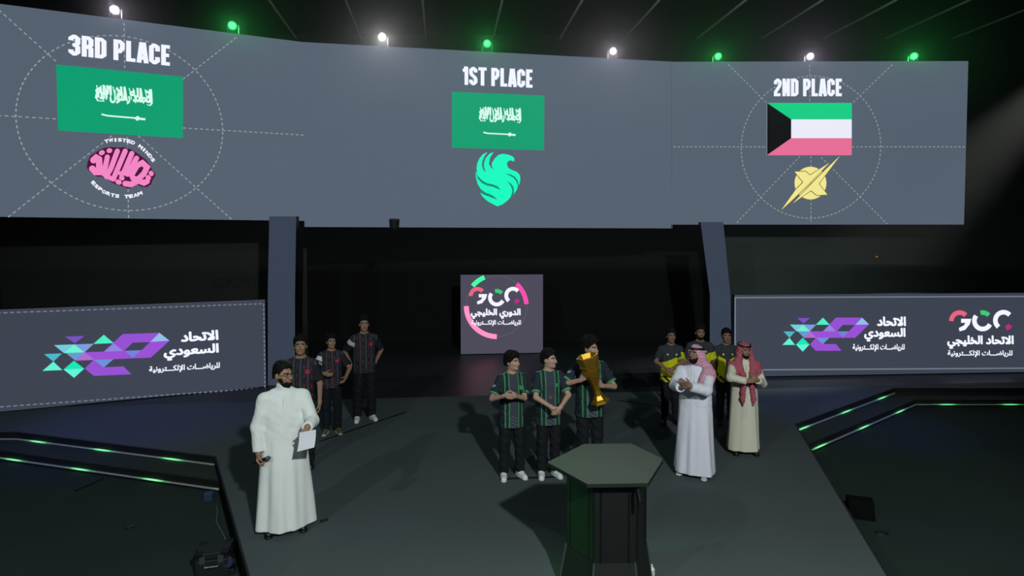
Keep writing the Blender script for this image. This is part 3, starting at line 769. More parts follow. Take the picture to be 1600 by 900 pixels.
m = MB(); m.tube((0, -0.06, 0.14), (0, -0.068, 0.142), 0.046, 0.042, 16); m.build('lens', mat('blue_glass', '#26365c', 0.2), root)
p = on_floor(1339, 806, ZL)
root = empty('stage_monitor', (p.x + 0.04, p.y + 0.0, ZL), -0.35); tag(root, 'black wedge-shaped floor speaker beside the right edge of the walkway', 'speaker')
m = MB(); a = [(-0.14, -0.12, 0), (-0.14, 0.12, 0), (-0.14, 0.12, 0.20), (-0.14, -0.015, 0.20)]; m.prism(a, [(0.14, y, z) for _, y, z in a]); m.build('body', mat('monitor_black', '#050606', 0.9, spec=0.1), root, bevel=0.012)
m = MB(); a = [(-0.125, -0.108, 0.022), (-0.125, -0.026, 0.185), (-0.125, -0.031, 0.187), (-0.125, -0.113, 0.024)]; m.prism(a, [(0.125, y, z) for _, y, z in a]); m.build('grille', mat('grille', '#060707', 0.9, bump=0.2, nscale=160, spec=0.1), root)
# cable along the walkway
m = MB(); pts = [on_floor(x, y, ZL + 0.012) for x, y in ((338, 790), (340, 799), (338, 815), (349, 835), (356, 852), (359, 862))]
m.chain(pts, 0.011); tag(m.build('cable', mat('grey_cable', '#4a524a', 0.6)), 'grey cable lying along the left side of the walkway', 'cable')
p = on_floor(333, 781, ZL); m = MB(); m.box((p.x - 0.05, p.y, ZL + 0.05), (0.11, 0.09, 0.10)); tag(m.build('power_box', mat('box_blue', '#2b3f58', 0.4), bevel=0.012), 'small bluish power box at the foot of the left steps', 'box')
def strip(name, a, b, w, m_, label, cat, z=0.003):
    d = (b - a).normalized(); n = Vector((-d.y, d.x, 0)) * (w / 2)
    mb = MB(); mb.slab([xy(a - n), xy(b - n), xy(b + n), xy(a + n)], z, z + 0.004); return tag(mb.build(name, m_), label, cat)
M_tape = mat('black_tape', '#07080a', 0.5)
strip('floor_tape', on_floor(500, 690), on_floor(634, 644), 0.035, M_tape, 'black tape line on the stage under the red-patterned team', 'tape')
strip('floor_tape', on_floor(790, 748.5), on_floor(880, 745), 0.05, M_tape, 'black tape line on the stage at the feet of the green-striped team', 'tape')
strip('floor_tape', on_floor(966, 626), on_floor(1060, 640), 0.04, M_tape, 'black tape line on the stage in front of the yellow-jacket team', 'tape')
a = on_floor(501, 816.5); b = on_floor(512, 813)
m = MB(); m.tube(a + Vector((0, 0, 0.014)), b + Vector((0, 0, 0.014)), 0.014, 0.014, 10); tag(m.build('marker_pen', M_plastic), 'short black stick lying on the stage by the foot of the man with glasses', 'stick')
a = on_floor(196, 827, ZL); b = on_floor(210, 823, ZL)
m = MB(); m.tube(a + Vector((0, 0, 0.018)), b + Vector((0, 0, 0.018)), 0.018, 0.018, 10); tag(m.build('black_stick', M_plastic), 'short black stick on the dark lower floor on the left', 'stick')
p = on_floor(1378, 833, ZL); m = MB(); m.lathe([(0.075, 0), (0.07, 0.012), (0.02, 0.016)], (p.x, p.y, ZL), 18, 1.0, 0.7); tag(m.build('floor_plate', M_plastic), 'flat black disc on the lower floor right of the floor speaker', 'disc')
p = on_floor(1357, 808, ZL); m = MB(); m.box((p.x, p.y, ZL + 0.01), (0.05, 0.03, 0.02)); tag(m.build('tape_scrap', mat('scrap_white', '#b8bcb4', 0.7)), 'tiny pale scrap on the lower floor beside the floor speaker', 'scrap')
p = on_floor(1018, 899); 
m = MB(); m.lathe([(0.028, 0.0), (0.03, 0.01), (0.03, 0.06), (0.012, 0.085), (0.012, 0.10)], (p.x, p.y, 0), 14); tag(m.build('small_bottle', mat('bottle_pale', '#c8ccc2', 0.4)), 'small pale bottle on the stage at the right foot of the podium', 'bottle')
a = on_floor(118, 768, ZL); m = MB(); m.chain([a + Vector((0, 0, 0.012)), on_floor(140, 757, ZL + 0.012), on_floor(160, 748, ZL + 0.012)], 0.012); tag(m.build('cable_scrap', M_plastic), 'short dark cable scrap below the left steps', 'cable')

# ================================================================== people: one closed surface per body and per garment
class Field:
    """signed distances on a grid, shapes blended one after the other"""
    def __init__(s, lo, hi, h):
        s.lo = np.array(lo, float); s.h = h
        s.n = np.ceil((np.array(hi) - s.lo) / h).astype(int) + 1
        s.D = np.full(s.n, 0.12, dtype=np.float32)
        s.ax = [s.lo[i] + h * np.arange(s.n[i]) for i in range(3)]
    def win(s, lo, hi, m):
        a = np.clip(np.floor((np.array(lo) - m - s.lo) / s.h).astype(int), 0, s.n); b = np.clip(np.ceil((np.array(hi) + m - s.lo) / s.h).astype(int) + 1, 0, s.n)
        if np.any(b <= a): return None
        sl = tuple(slice(a[i], b[i]) for i in range(3))
        X, Y, Z = np.meshgrid(*[s.ax[i][sl[i]] for i in range(3)], indexing='ij', sparse=True)
        return sl, X, Y, Z
    def blend(s, sl, d, k, op):
        A = s.D[sl]
        if op == 'add':
            if k > 0:
                hh = np.maximum(k - np.abs(A - d), 0) / k; r = np.minimum(A, d) - hh * hh * k * 0.25
            else: r = np.minimum(A, d)
        else:
            if k > 0:
                hh = np.maximum(k - np.abs(A + d), 0) / k; r = np.maximum(A, -d) + hh * hh * k * 0.25
            else: r = np.maximum(A, -d)
        s.D[sl] = r
    def cap(s, a, b, ra, rb=None, k=0.02, op='add', cut=None, flat=None):
        a = np.array(a, float); b = np.array(b, float); rb = ra if rb is None else rb; R = max(ra, rb)
        w = s.win(np.minimum(a, b) - R, np.maximum(a, b) + R, 0.05 if k < 0.05 else k)
        if w is None: return
        sl, X, Y, Z = w; d = b - a; L2 = max(float(d @ d), 1e-9)
        t = np.clip(((X - a[0]) * d[0] + (Y - a[1]) * d[1] + (Z - a[2]) * d[2]) / L2, 0, 1)
        q = np.sqrt((X - a[0] - t * d[0]) ** 2 + (Y - a[1] - t * d[1]) ** 2 + (Z - a[2] - t * d[2]) ** 2) - (ra + (rb - ra) * t)
        if cut is not None:   # flat end: keep the part behind the plane through b at distance cut along the axis
            u = d / math.sqrt(L2); q = np.maximum(q, (X - b[0]) * u[0] + (Y - b[1]) * u[1] + (Z - b[2]) * u[2] + cut)
        s.blend(sl, q, k, op)
    def ell(s, c, r, M=None, k=0.02, op='add'):
        c = np.array(c, float); r = np.array(r, float); R = float(r.max())
        w = s.win(c - R, c + R, 0.05 if k < 0.05 else k)
        if w is None: return
        sl, X, Y, Z = w; x, y, z = X - c[0], Y - c[1], Z - c[2]
        if M is not None:
            x, y, z = (M[0][0] * x + M[1][0] * y + M[2][0] * z, M[0][1] * x + M[1][1] * y + M[2][1] * z, M[0][2] * x + M[1][2] * y + M[2][2] * z)
        k0 = np.sqrt((x / r[0]) ** 2 + (y / r[1]) ** 2 + (z / r[2]) ** 2); k1 = np.sqrt((x / r[0] ** 2) ** 2 + (y / r[1] ** 2) ** 2 + (z / r[2] ** 2) ** 2)
        s.blend(sl, k0 * (k0 - 1) / np.maximum(k1, 1e-6), k, op)
    def loft(s, rows, k=0.02, folds=None):
        """rows: (z, rx, ry, cx, cy) from bottom to top; folds(theta, z) changes the radius"""
        rows = np.array(rows, float); z0, z1 = rows[0, 0], rows[-1, 0]; R = rows[:, 1:3].max() + 0.06
        w = s.win((rows[:, 3].min() - R, rows[:, 4].min() - R, z0), (rows[:, 3].max() + R, rows[:, 4].max() + R, z1), 0.05)
        sl, X, Y, Z = w
        f = lambda i: np.interp(Z, rows[:, 0], rows[:, i])
        rx, ry = f(1), f(2); x, y = X - f(3), Y - f(4)
        e = np.sqrt((x / rx) ** 2 + (y / ry) ** 2)
        rad = 1.0
        if folds is not None: rad = 1.0 + folds(np.arctan2(y, x), Z)
        d = (e - rad) * np.minimum(rx, ry)
        s.blend(sl, np.maximum(np.maximum(d, z0 - Z), Z - z1), k, 'add')
    def plane(s, n, c):
        """keep the side where n.p < c"""
        X, Y, Z = np.meshgrid(*s.ax, indexing='ij', sparse=True)
        s.D = np.maximum(s.D, n[0] * X + n[1] * Y + n[2] * Z - c).astype(np.float32)
    def ripple(s, amp, fr, seed=0, zfun=None):
        X, Y, Z = np.meshgrid(*s.ax, indexing='ij', sparse=True)
        g = np.sin(fr * (X * 1.3 + Z * 0.9) + seed + 1.7 * np.sin(fr * 0.5 * Y + seed)) * np.sin(fr * (Z * 1.1 - Y * 0.8) + 2.1 * seed + 1.3 * np.sin(fr * 0.6 * X)) + 0.5 * np.sin(fr * 2.1 * (Z - 0.6 * X) + seed * 3) * np.sin(fr * 1.7 * (Y + X))
        if zfun is not None: g = g * zfun(Z)
        s.D = (s.D + amp * g).astype(np.float32)
    def surface(s):
        D = s.D
        for sl in (np.s_[0], np.s_[-1]): D[sl] = np.maximum(D[sl], 0.01); D[:, sl] = np.maximum(D[:, sl], 0.01); D[:, :, sl] = np.maximum(D[:, :, sl], 0.01)
        I = D < 0; n = np.array(D.shape); c = n - 1
        S = sum(I[i:c[0] + i, j:c[1] + j, k:c[2] + k].astype(np.int8) for i in (0, 1) for j in (0, 1) for k in (0, 1))
        act = np.argwhere((S > 0) & (S < 8)); idx = np.full(c, -1, dtype=np.int64); idx[tuple(act.T)] = np.arange(len(act))
        val = {o: D[act[:, 0] + o[0], act[:, 1] + o[1], act[:, 2] + o[2]] for o in [(i, j, k) for i in (0, 1) for j in (0, 1) for k in (0, 1)]}
        acc = np.zeros((len(act), 3)); cnt = np.zeros(len(act))
        for o in val:
            for a in range(3):
                if o[a]: continue
                p = list(o); p[a] = 1; p = tuple(p); va, vb = val[o], val[p]; m = (va < 0) != (vb < 0)
                t = np.where(m, va / np.where(m, va - vb, 1), 0); q = np.tile(np.array(o, float), (len(act), 1)); q[:, a] += t
                acc[m] += q[m]; cnt[m] += 1
        V = s.lo + s.h * (act + acc / cnt[:, None]); Fs = []
        for a in range(3):
            b, d = (a + 1) % 3, (a + 2) % 3
            lo = [slice(None)] * 3; hi = [slice(None)] * 3; lo[a] = slice(0, -1); hi[a] = slice(1, None)
            E = np.argwhere(I[tuple(lo)] != I[tuple(hi)]); ok = (E[:, b] > 0) & (E[:, d] > 0) & (E[:, b] < c[b]) & (E[:, d] < c[d]); E = E[ok]
            ins = I[tuple(E.T)]
            def cell(db, dd):
                q = E.copy(); q[:, b] -= db; q[:, d] -= dd; return idx[tuple(q.T)]
            Q = np.stack([cell(1, 1), cell(0, 1), cell(0, 0), cell(1, 0)], 1); Q[~ins] = Q[~ins][:, ::-1]; Fs.append(Q)
        return V, np.concatenate(Fs)
    def build(s, name, m, parent, scale=1.0, colour=None, smooth=1):
        V, Q = s.surface()
        for _ in range(smooth):   # a light relaxation
            acc = np.zeros_like(V); cnt = np.zeros(len(V))
            for i in range(4):
                np.add.at(acc, Q[:, i], V[Q[:, (i + 1) % 4]]); np.add.at(cnt, Q[:, i], 1)
                np.add.at(acc, Q[:, i], V[Q[:, (i + 3) % 4]]); np.add.at(cnt, Q[:, i], 1)
            V = V * 0.5 + 0.5 * acc / np.maximum(cnt, 1)[:, None]
        me = bpy.data.meshes.new(name)
        me.vertices.add(len(V)); me.vertices.foreach_set('co', (V * scale).astype(np.float32).ravel())
        me.loops.add(Q.size); me.loops.foreach_set('vertex_index', Q.astype(np.int32).ravel())
        me.polygons.add(len(Q)); me.polygons.foreach_set('loop_start', np.arange(0, Q.size, 4, dtype=np.int32))
        me.update(calc_edges=True); me.validate()
        me.polygons.foreach_set('use_smooth', np.ones(len(me.polygons), dtype=bool))
        if colour is not None:
            at_ = me.color_attributes.new('Col', 'FLOAT_COLOR', 'POINT')
            C = np.ones((len(V), 4), dtype=np.float32); C[:, :3] = colour(V); at_.data.foreach_set('color', C.ravel())
        me.materials.append(m)
        o = bpy.data.objects.new(name, me); COL.objects.link(o); o.parent = parent
        return o

def vcol_mat(name, rough, bump=0.0, nscale=60, spec=0.35, sss=0.0, sheen=0.0):
    if name in MATS: return MATS[name]
    m = bpy.data.materials.new(name); m.use_nodes = True; nt = m.node_tree; b = nt.nodes['Principled BSDF']
    a = nt.nodes.new('ShaderNodeVertexColor'); a.layer_name = 'Col'
    nt.links.new(a.outputs['Color'], b.inputs['Base Color'])
    b.inputs['Roughness'].default_value = rough; b.inputs['Specular IOR Level'].default_value = spec
    b.inputs['Sheen Weight'].default_value = sheen
    if bump > 0:
        tc = nt.nodes.new('ShaderNodeTexCoord'); n = nt.nodes.new('ShaderNodeTexNoise'); n.inputs['Scale'].default_value = nscale
        bp = nt.nodes.new('ShaderNodeBump'); bp.inputs['Strength'].default_value = bump; bp.inputs['Distance'].default_value = 0.01
        nt.links.new(tc.outputs['Object'], n.inputs['Vector']); nt.links.new(n.outputs['Fac'], bp.inputs['Height']); nt.links.new(bp.outputs['Normal'], b.inputs['Normal'])
    MATS[name] = m; return m
M_skin = vcol_mat('skin', 0.55)
M_cloth = vcol_mat('patterned_cloth', 0.85, 0.25, 45, 0.2)
M_white = mat('white_cotton', '#dfe2e0', 0.85, bump=0.25, nscale=26, spec=0.2)
M_lilac = mat('white_poplin', '#d9d8e4', 0.85, bump=0.25, nscale=26, spec=0.2)
M_cream = mat('cream_wool', '#cfcdbb', 0.85, bump=0.25, nscale=26, spec=0.2)
M_trouser = mat('black_trousers', '#181b20', 0.85, bump=0.3, nscale=30, spec=0.2)
M_hair = mat('black_hair', '#0b0908', 0.75, bump=0.6, nscale=90, spec=0.2)
M_shoew = mat('white_trainer', '#dcdce0', 0.5)
M_shoeb = mat('black_shoe', '#0e0f11', 0.35)
M_sole = mat('shoe_sole', '#c9c9c6', 0.6)
M_gold = mat('old_gold', (0.50, 0.27, 0.03, 1), 0.34, 0.85, noise=0.2, nscale=25)
def L3(h): return np.array(lin(h)[:3])

def unit(v): v = np.array(v, float); return v / max(np.linalg.norm(v), 1e-9)
def rotm(yaw, pitch=0.0, roll=0.0):
    cy, sy = math.cos(yaw), math.sin(yaw); cp, sp = math.cos(pitch), math.sin(pitch); cr, sr = math.cos(roll), math.sin(roll)
    Rz = np.array([[cy, -sy, 0], [sy, cy, 0], [0, 0, 1]]); Rx = np.array([[1, 0, 0], [0, cp, -sp], [0, sp, cp]]); Ry = np.array([[cr, 0, sr], [0, 1, 0], [-sr, 0, cr]])
    return Rz @ Rx @ Ry

class Person:
    """a standing figure 1.75 m tall in its own frame, facing -Y; everything is scaled to the figure's height afterwards"""
    def __init__(s, label, root_px, top_py, turn, group=None, head=(0, 0, 0), width=1.0, skin='#9a6c50', name='person', stance=0.10, hands=None, poles=None, hand_dirs=None, curls=(0.5, 0.5), stoop=0.0):
        p = on_floor(*root_px); s.top = at(root_px[0], top_py, p.y).z; s.k = (s.top - 0.01) / 1.765
        s.turn = math.radians(turn); s.root = empty(name, p, s.turn); tag(s.root, label, 'person', group); s.p = np.array(p)
        s.w = width; s.R = rotm(math.radians(head[0]), math.radians(-head[1]), math.radians(head[2])); s.skin = skin; s.st = stance
        s.sh = {-1: np.array([-0.168 * width, 0.0, 1.392]), 1: np.array([0.168 * width, 0.0, 1.392])}
        s.hc = np.array([0.0, -0.012 - stoop, 1.632]); s.arms(hands or {}, poles or {}, hand_dirs or {}); s.curl = curls
    def local(s, px_, py_, fwd):
        """a photo point at a distance in front of the figure (towards the camera), in the figure's own frame"""
        q = np.array(at(px_, py_, s.p[1] - fwd)) - s.p; c, n = math.cos(-s.turn), math.sin(-s.turn)
        return np.array([c * q[0] - n * q[1], n * q[0] + c * q[1], q[2]]) / s.k
    def world(s, v):
        v = np.array(v) * s.k; c, n = math.cos(s.turn), math.sin(s.turn)
        return Vector((s.p[0] + c * v[0] - n * v[1], s.p[1] + n * v[0] + c * v[1], s.p[2] + v[2]))
    def arms(s, hands, poles, dirs):
        s.el = {}; s.wr = {}; s.hf = {}; s.hn = {}
        for sd in (-1, 1):
            S = s.sh[sd]; up, fo = 0.29, 0.25
            tgt = hands.get(sd)
            if tgt is None: tgt = S + np.array([sd * 0.075, -0.03, -0.53])
            elif len(tgt) == 3 and tgt[0] > 5: tgt = s.local(*tgt)
            tgt = np.array(tgt, float); v = tgt - S; d = min(np.linalg.norm(v), up + fo - 0.006); u = unit(v)
            a = (up * up - fo * fo + d * d) / (2 * d); hgt = math.sqrt(max(up * up - a * a, 0))
            pole = np.array(poles.get(sd, (sd * 1.0, 0.5, -0.4)), float); pole = unit(pole - u * (pole @ u))
            s.el[sd] = S + u * a + pole * hgt; s.wr[sd] = S + u * d
            f, n = dirs.get(sd, (None, None)); f = unit(s.wr[sd] - s.el[sd]) if f is None else unit(f)
            n = np.array((-sd, 0.0, 0.0)) if n is None else np.array(n, float); s.hf[sd] = f; s.hn[sd] = unit(n - f * (n @ f))
    def H(s, v): return s.hc + s.R @ np.array(v, float)
    def hell(s, F, c, r, k=0.015, op='add'): F.ell(s.H(c), r, s.R, k, op)
    # ---- body
    def body(s, beard=False, h=0.0056):
        xs = [-.33, .33] + [s.wr[d][0] + e * .22 for d in (-1, 1) for e in (-1, 1)]; ys = [-.24, .2] + [s.wr[d][1] + e * .22 for d in (-1, 1) for e in (-1, 1)]
        F = Field((min(xs), min(ys), -0.01), (max(xs), max(ys), 1.80), h); w = s.w
        F.ell((0, 0, 1.22), (.146 * w, .095, .215)); F.ell((0, 0, 1.05), (.135 * w, .095, .2)); F.ell((0, .005, .93), (.150 * w, .10, .13))
        F.cap((0, .012, 1.40), s.H((0, .02, -.07)), .058 * w, .050, 0.03)
        for sd in (-1, 1):
            F.cap((0, .015, 1.465), s.sh[sd] + np.array([0, 0, .005]), .042, .046, 0.05)
            F.cap(s.sh[sd], s.el[sd], .047, .037, 0.03); F.cap(s.el[sd], s.wr[sd], .039, .026, 0.015)
            F.cap((sd * .085, 0, .92), (sd * s.st * .95, -.01, .5), .085, .052); F.cap((sd * s.st * .95, -.01, .5), (sd * s.st, .02, .09), .054, .036)
            F.cap((sd * s.st, .03, .045), (sd * (s.st + .025), -.13, .03), .034, .026)
            s.hand(F, sd)
        e = s.hell
        e(F, (0, .014, .032), (.075, .093, .086)); e(F, (0, -.022, -.025), (.063, .072, .088), .03); e(F, (0, -.032, -.078), (.048, .056, .040), .03); e(F, (0, -.074, -.098), (.022, .018, .018), .02)
        for sd in (-1, 1):
            e(F, (sd * .078, .014, -.006), (.010, .022, .032), .008); e(F, (sd * .036, -.066, -.028), (.024, .022, .020), .02)
            F.cap(s.H((sd * .010, -.091, .026)), s.H((sd * .046, -.076, .024)), .0085, .007, .012)
            e(F, (sd * .031, -.098, .004), (.019, .016, .012), .010, 'sub'); e(F, (sd * .031, -.079, .003), (.0135, .0125, .0115), .002)
            e(F, (sd * .012, -.104, -.034), (.009, .010, .008), .008)
        F.cap(s.H((0, -.091, .012)), s.H((0, -.114, -.030)), .0085, .0125, .012)
        e(F, (0, -.090, -.058), (.025, .011, .0065), .006); e(F, (0, -.089, -.069), (.021, .011, .0075), .006)
        sk = L3(s.skin); hc, R = s.hc, s.R
        def col(V):
            C = np.tile(sk, (len(V), 1)); q = (V - hc) @ R; x, y, z = q[:, 0], q[:, 1], q[:, 2]; fr = (y < -.06) & (np.abs(x) < .08) & (np.abs(z) < .13)
            lip = fr & (np.abs(x) < .026) & (z < -.052) & (z > -.078) & (y < -.086); C[lip] = sk * np.array([.85, .55, .55])
            ax_ = np.abs(x); brow = fr & (ax_ > .012) & (ax_ < .052) & (z > .017) & (z < .031); C[brow] = L3('#15100c')
            eye = fr & (np.abs(ax_ - .031) < .0135) & (np.abs(z - .003) < .0075) & (y < -.08); C[eye] = L3('#b9b4ac'); C[eye & (np.abs(ax_ - .031) < .0075)] = L3('#120c08')
            return C
        return F.build('body', M_skin, s.root, s.k, col)
    def hand(s, F, sd):
        W, f, n = s.wr[sd], s.hf[sd], s.hn[sd]; l = np.cross(f, n) if sd < 0 else np.cross(n, f); cu = s.curl[0 if sd < 0 else 1]
        P = lambda a, b, c=0.0: W + f * a + l * b + n * c
        kn = [(.082, .030), (.086, .010), (.082, -.010), (.074, -.028)]
        F.cap(W - f * .01, P(.03, .0), .026, .024, .02)
        for a, b in kn: F.cap(P(.012, b * .55), P(a, b), .0155, .0125, .010)
        for (a, b), Ls, r in zip(kn, ((.042, .026, .020), (.046, .029, .022), (.042, .027, .020), (.033, .021, .018)), (.0092, .0095, .009, .008)):
            p = P(a, b); ang = cu * 0.7
            for i, L in enumerate(Ls):
                d = f * math.cos(ang) + n * math.sin(ang); q = p + d * L; F.cap(p, q, r * (1 - .08 * i), r * (1 - .08 * (i + 1)), .004); p = q; ang += cu * (1.1 if i == 0 else 0.8)
        d1 = unit(f * .62 + l * .72 + n * .25); p = P(.022, .022, .004); q = p + d1 * .042; F.cap(p, q, .0145, .0115, .008); d2 = unit(f * .85 + l * .25 + n * (.2 + .5 * cu)); q2 = q + d2 * .03; F.cap(q, q2, .0115, .010, .004); F.cap(q2, q2 + unit(d2 + n * .3 * cu) * .022, .0098, .0082, .004)
    # ---- hair and beard
    def hair(s, puff=0.016, fringe=0.0, line=0.055, seed=1, sides=0.0, back=-.05, amp=.005):
        line += .014; puff += .008
        c = s.hc; F = Field(c - .17, c + np.array([.17, .17, .19]), .005)
        s.hell(F, (0, .018, .040), (.076 + puff * .35, .093 + puff * .55, .086 + puff)); s.hell(F, (0, .01, .085), (.066 + puff * .5, .080 + puff * .6, .048 + puff * .8), .03); s.hell(F, (0, .05, -.01), (.070 + puff * .4, .062 + puff * .4, .075), .03)
        if fringe > 0:
            s.hell(F, (-.012, -.052, .098), (.062, .052, .030 + fringe), .03); s.hell(F, (.035, -.040, .092), (.045, .050, .028 + fringe), .03)
        F.ripple(amp, 70, seed)
        X, Y, Z = np.meshgrid(*[F.ax[i] - c[i] for i in range(3)], indexing='ij', sparse=True); R = s.R
        x = R[0][0] * X + R[1][0] * Y + R[2][0] * Z; y = R[0][1] * X + R[1][1] * Y + R[2][1] * Z; z = R[0][2] * X + R[1][2] * Y + R[2][2] * Z
        lim = np.interp(y, [-.12, -.075, -.03, .0, .03, .06, .12], [line + .012, line, line - .015, sides, -.02, back, back - .01])
        lim = lim - np.where(y < -.01, .030 * np.clip((np.abs(x) - .035) / .035, 0, 1.2) ** 2, 0) + .004 * np.sin(x * 140 + seed) + .003 * np.sin(x * 310 + y * 200)
        F.D = np.maximum(F.D, (lim - z) * .8).astype(np.float32)
        return F.build('hair', M_hair, s.root, s.k)
    def beard(s, full=1.0):
        c = s.hc; F = Field(c - .15, c + .12, .005)
        s.hell(F, (0, -.020, -.030), (.066, .075, .088), .01); s.hell(F, (0, -.034, -.083), (.051, .060, .043 + .006 * full), .02); s.hell(F, (0, -.078, -.100), (.026, .020, .022), .02)
        F.ripple(.0015, 160, 2)
        s.hell(F, (0, -.095, -.064), (.021, .03, .008), .003, 'sub'); s.hell(F, (.036, -.085, -.022), (.028, .05, .026), .006, 'sub'); s.hell(F, (-.036, -.085, -.022), (.028, .05, .026), .006, 'sub'); s.hell(F, (0, -.11, -.016), (.026, .04, .030), .004, 'sub')
        X, Y, Z = np.meshgrid(*[F.ax[i] - c[i] for i in range(3)], indexing='ij', sparse=True); R = s.R
        y = R[0][1] * X + R[1][1] * Y + R[2][1] * Z; z = R[0][2] * X + R[1][2] * Y + R[2][2] * Z
        F.D = np.maximum(F.D, np.maximum(z + .020, y - .022)).astype(np.float32)
        return F.build('beard', M_hair, s.root, s.k)
    # ---- garments
    def bounds(s, lo, hi): return lo, hi
    def trousers(s, loose=1.0, hem=.075, m=None, seed=0):
        F = Field((-.30, -.24, .02), (.30, .24, 1.02), .008)
        F.loft([(.84, .155 * s.w, .112, 0, 0), (.98, .155 * s.w, .108, 0, 0)])
        for sd in (-1, 1):
            F.cap((sd * .085, 0, .90), (sd * s.st * .95, -.012, .5), .098 * loose, .078 * loose, .03); F.cap((sd * s.st * .95, -.012, .5), (sd * s.st, .012, .04), .076 * loose, .064 * loose, .02)
        F.ripple(.006, 26, seed + 1); F.plane((0, 0, -1), -hem)
        return F.build('trousers', m or M_trouser, s.root, s.k)
    def shoes(s, m, sole=None, turnout=0.22, yaw=(None, None), col=None):
        for i, sd in enumerate((-1, 1)):
            a = sd * turnout if yaw[i] is None else yaw[i]
            d = np.array([math.sin(a), -math.cos(a), 0]); c = np.array([sd * s.st, .025, 0])
            F = Field(c - np.array([.24, .24, .01]), c + np.array([.24, .24, .16]), .006)
            F.cap(c + (0, 0, .055) - d * .02, c + d * .05 + (0, 0, .06), .042, .038); F.cap(c + d * .05 + (0, 0, .045), c + d * .17 + (0, 0, .030), .044, .038, .03); F.cap(c + (0, 0, .06), c + (0, 0, .115), .044, .046, .02)
            F.plane((0, 0, 1), .118)
            F.plane((0, 0, -1), -.018)
            sh = F.build('shoe', m, s.root, s.k)
            G = Field(c - np.array([.24, .24, .01]), c + np.array([.24, .24, .06]), .006)
            G.cap(c - d * .022 + (0, 0, .02), c + d * .05 + (0, 0, .02), .046, .044); G.cap(c + d * .05 + (0, 0, .02), c + d * .172 + (0, 0, .02), .046, .042, .03); G.plane((0, 0, 1), .024); G.plane((0, 0, -1), -.001)
            G.build('sole', sole or M_sole, sh, s.k)
    def jersey(s, colour, hem=.80, sleeve=.80, loose=1.0, name='jersey', seed=0, collar=None, long_sleeve=False):
        xs = [-.34, .34, s.el[-1][0] - .12, s.el[1][0] + .12]; ys = [-.22, .2, s.el[-1][1] - .14, s.el[1][1] - .14, s.el[1][1] + .14, s.el[-1][1] + .14]
        F = Field((min(xs), min(ys), hem - .04), (max(xs), max(ys), 1.56), .0068); w = s.w * loose
        fo = lambda th, z: .030 * np.sin(5 * th + seed + 3 * z) * np.clip((1.2 - z) * 2.2, 0, 1) + .012 * np.sin(11 * th + 9 * z + seed)
        F.loft([(hem - .02, .192 * w, .140, 0, 0), (.95, .180 * w, .132, 0, 0), (1.12, .176 * w, .125, 0, 0), (1.28, .182 * w, .120, 0, 0), (1.36, .168 * w, .110, 0, .004), (1.44, .120 * w, .090, 0, .008), (1.47, .085 * w, .07, 0, .01)], .02, fo)
        for sd in (-1, 1):
            S, E = s.sh[sd], s.el[sd]
            F.cap((0, .015, 1.452), S + (0, 0, .006), .046, .052, .05); Q = S + (E - S) * sleeve; F.cap(S, S + (E - S) * (sleeve + .25), .060, .074, .03, cut=float(np.linalg.norm(E - S)) * .25)
        F.ripple(.0040, 21, seed); F.ripple(.0012, 47, seed + 2)
        F.cap((0, .002, 1.49), (0, -.02, 1.64), .060, .075, .006, 'sub'); F.plane((0, 0, -1), -hem)
        return F.build(name, M_cloth, s.root, s.k, colour)
    def thobe(s, m, hem=.055, wide=1.0, seed=0, hemw=1.0, sleeve_r=.06):
        xs = [-.36, .36] + [s.wr[d][0] + e * .13 for d in (-1, 1) for e in (-1, 1)] + [s.el[d][0] + e * .13 for d in (-1, 1) for e in (-1, 1)]; ys = [-.3, .3] + [s.wr[d][1] - .14 for d in (-1, 1)] + [s.el[d][1] + .13 for d in (-1, 1)]
        F = Field((min(xs), min(ys), hem - .03), (max(xs), max(ys), 1.58), .0075); w = s.w * wide
        fo = lambda th, z: (.050 * np.sin(4 * th + seed + .6 * z) + .045 * np.sin(7 * th + 1.3 * seed + 1.1 * z) + .022 * np.sin(12 * th + 2 * seed - .9 * z)) * np.clip((1.15 - z) / .8, 0.05, 1)
        F.loft([(hem - .02, .255 * w * hemw, .20 * w, 0, 0), (.35, .232 * w * hemw, .185 * w, 0, 0), (.70, .212 * w, .165 * w, 0, 0), (.95, .200 * w, .152, 0, 0), (1.15, .190 * w, .140, 0, 0), (1.28, .188 * w, .128, 0, 0), (1.36, .170 * w, .112, 0, .004), (1.44, .120 * w, .092, 0, .008), (1.47, .085 * w, .075, 0, .01)], .02, fo)
        F.cap((0, .012, 1.43), (0, .002, 1.53), .074, .068, .02)
        for sd in (-1, 1):
            S, E, W = s.sh[sd], s.el[sd], s.wr[sd]; F.cap((0, .015, 1.452), S + (0, 0, .004), .046, .054, .05)
            F.cap(S, E, .068, sleeve_r + .006, .04); F.cap(E, W + unit(W - E) * .08, sleeve_r + .006, sleeve_r * .86, .02, cut=.092)
        F.ripple(.0040, 15, seed + 1, lambda z: np.clip((z - .85) * 4, .12, 1)); F.ripple(.0015, 37, seed + 2, lambda z: np.clip((z - .85) * 4, .1, 1))
        F.cap((0, .006, 1.54), (0, -.01, 1.66), .060, .066, .004, 'sub'); F.plane((0, 0, -1), -hem)
        return F.build('thobe', m, s.root, s.k)
    def placket(s, m, z0=1.05, z1=1.44):
        """button strip down the chest"""
        mb = MB(); k = s.k; yy = lambda z: -np.interp(z, [1.0, 1.15, 1.30, 1.39, 1.46], [.156, .146, .134, .112, .078])
        zs = np.linspace(z0, z1, 9); A = [Vector((-.016, yy(z), z)) * k for z in zs]; B = [Vector((.016, yy(z), z)) * k for z in zs]; o = Vector((0, .02, 0))
        mb.prism(A + B[::-1], [p + o for p in A + B[::-1]]); return mb.build('placket', m, s.root)
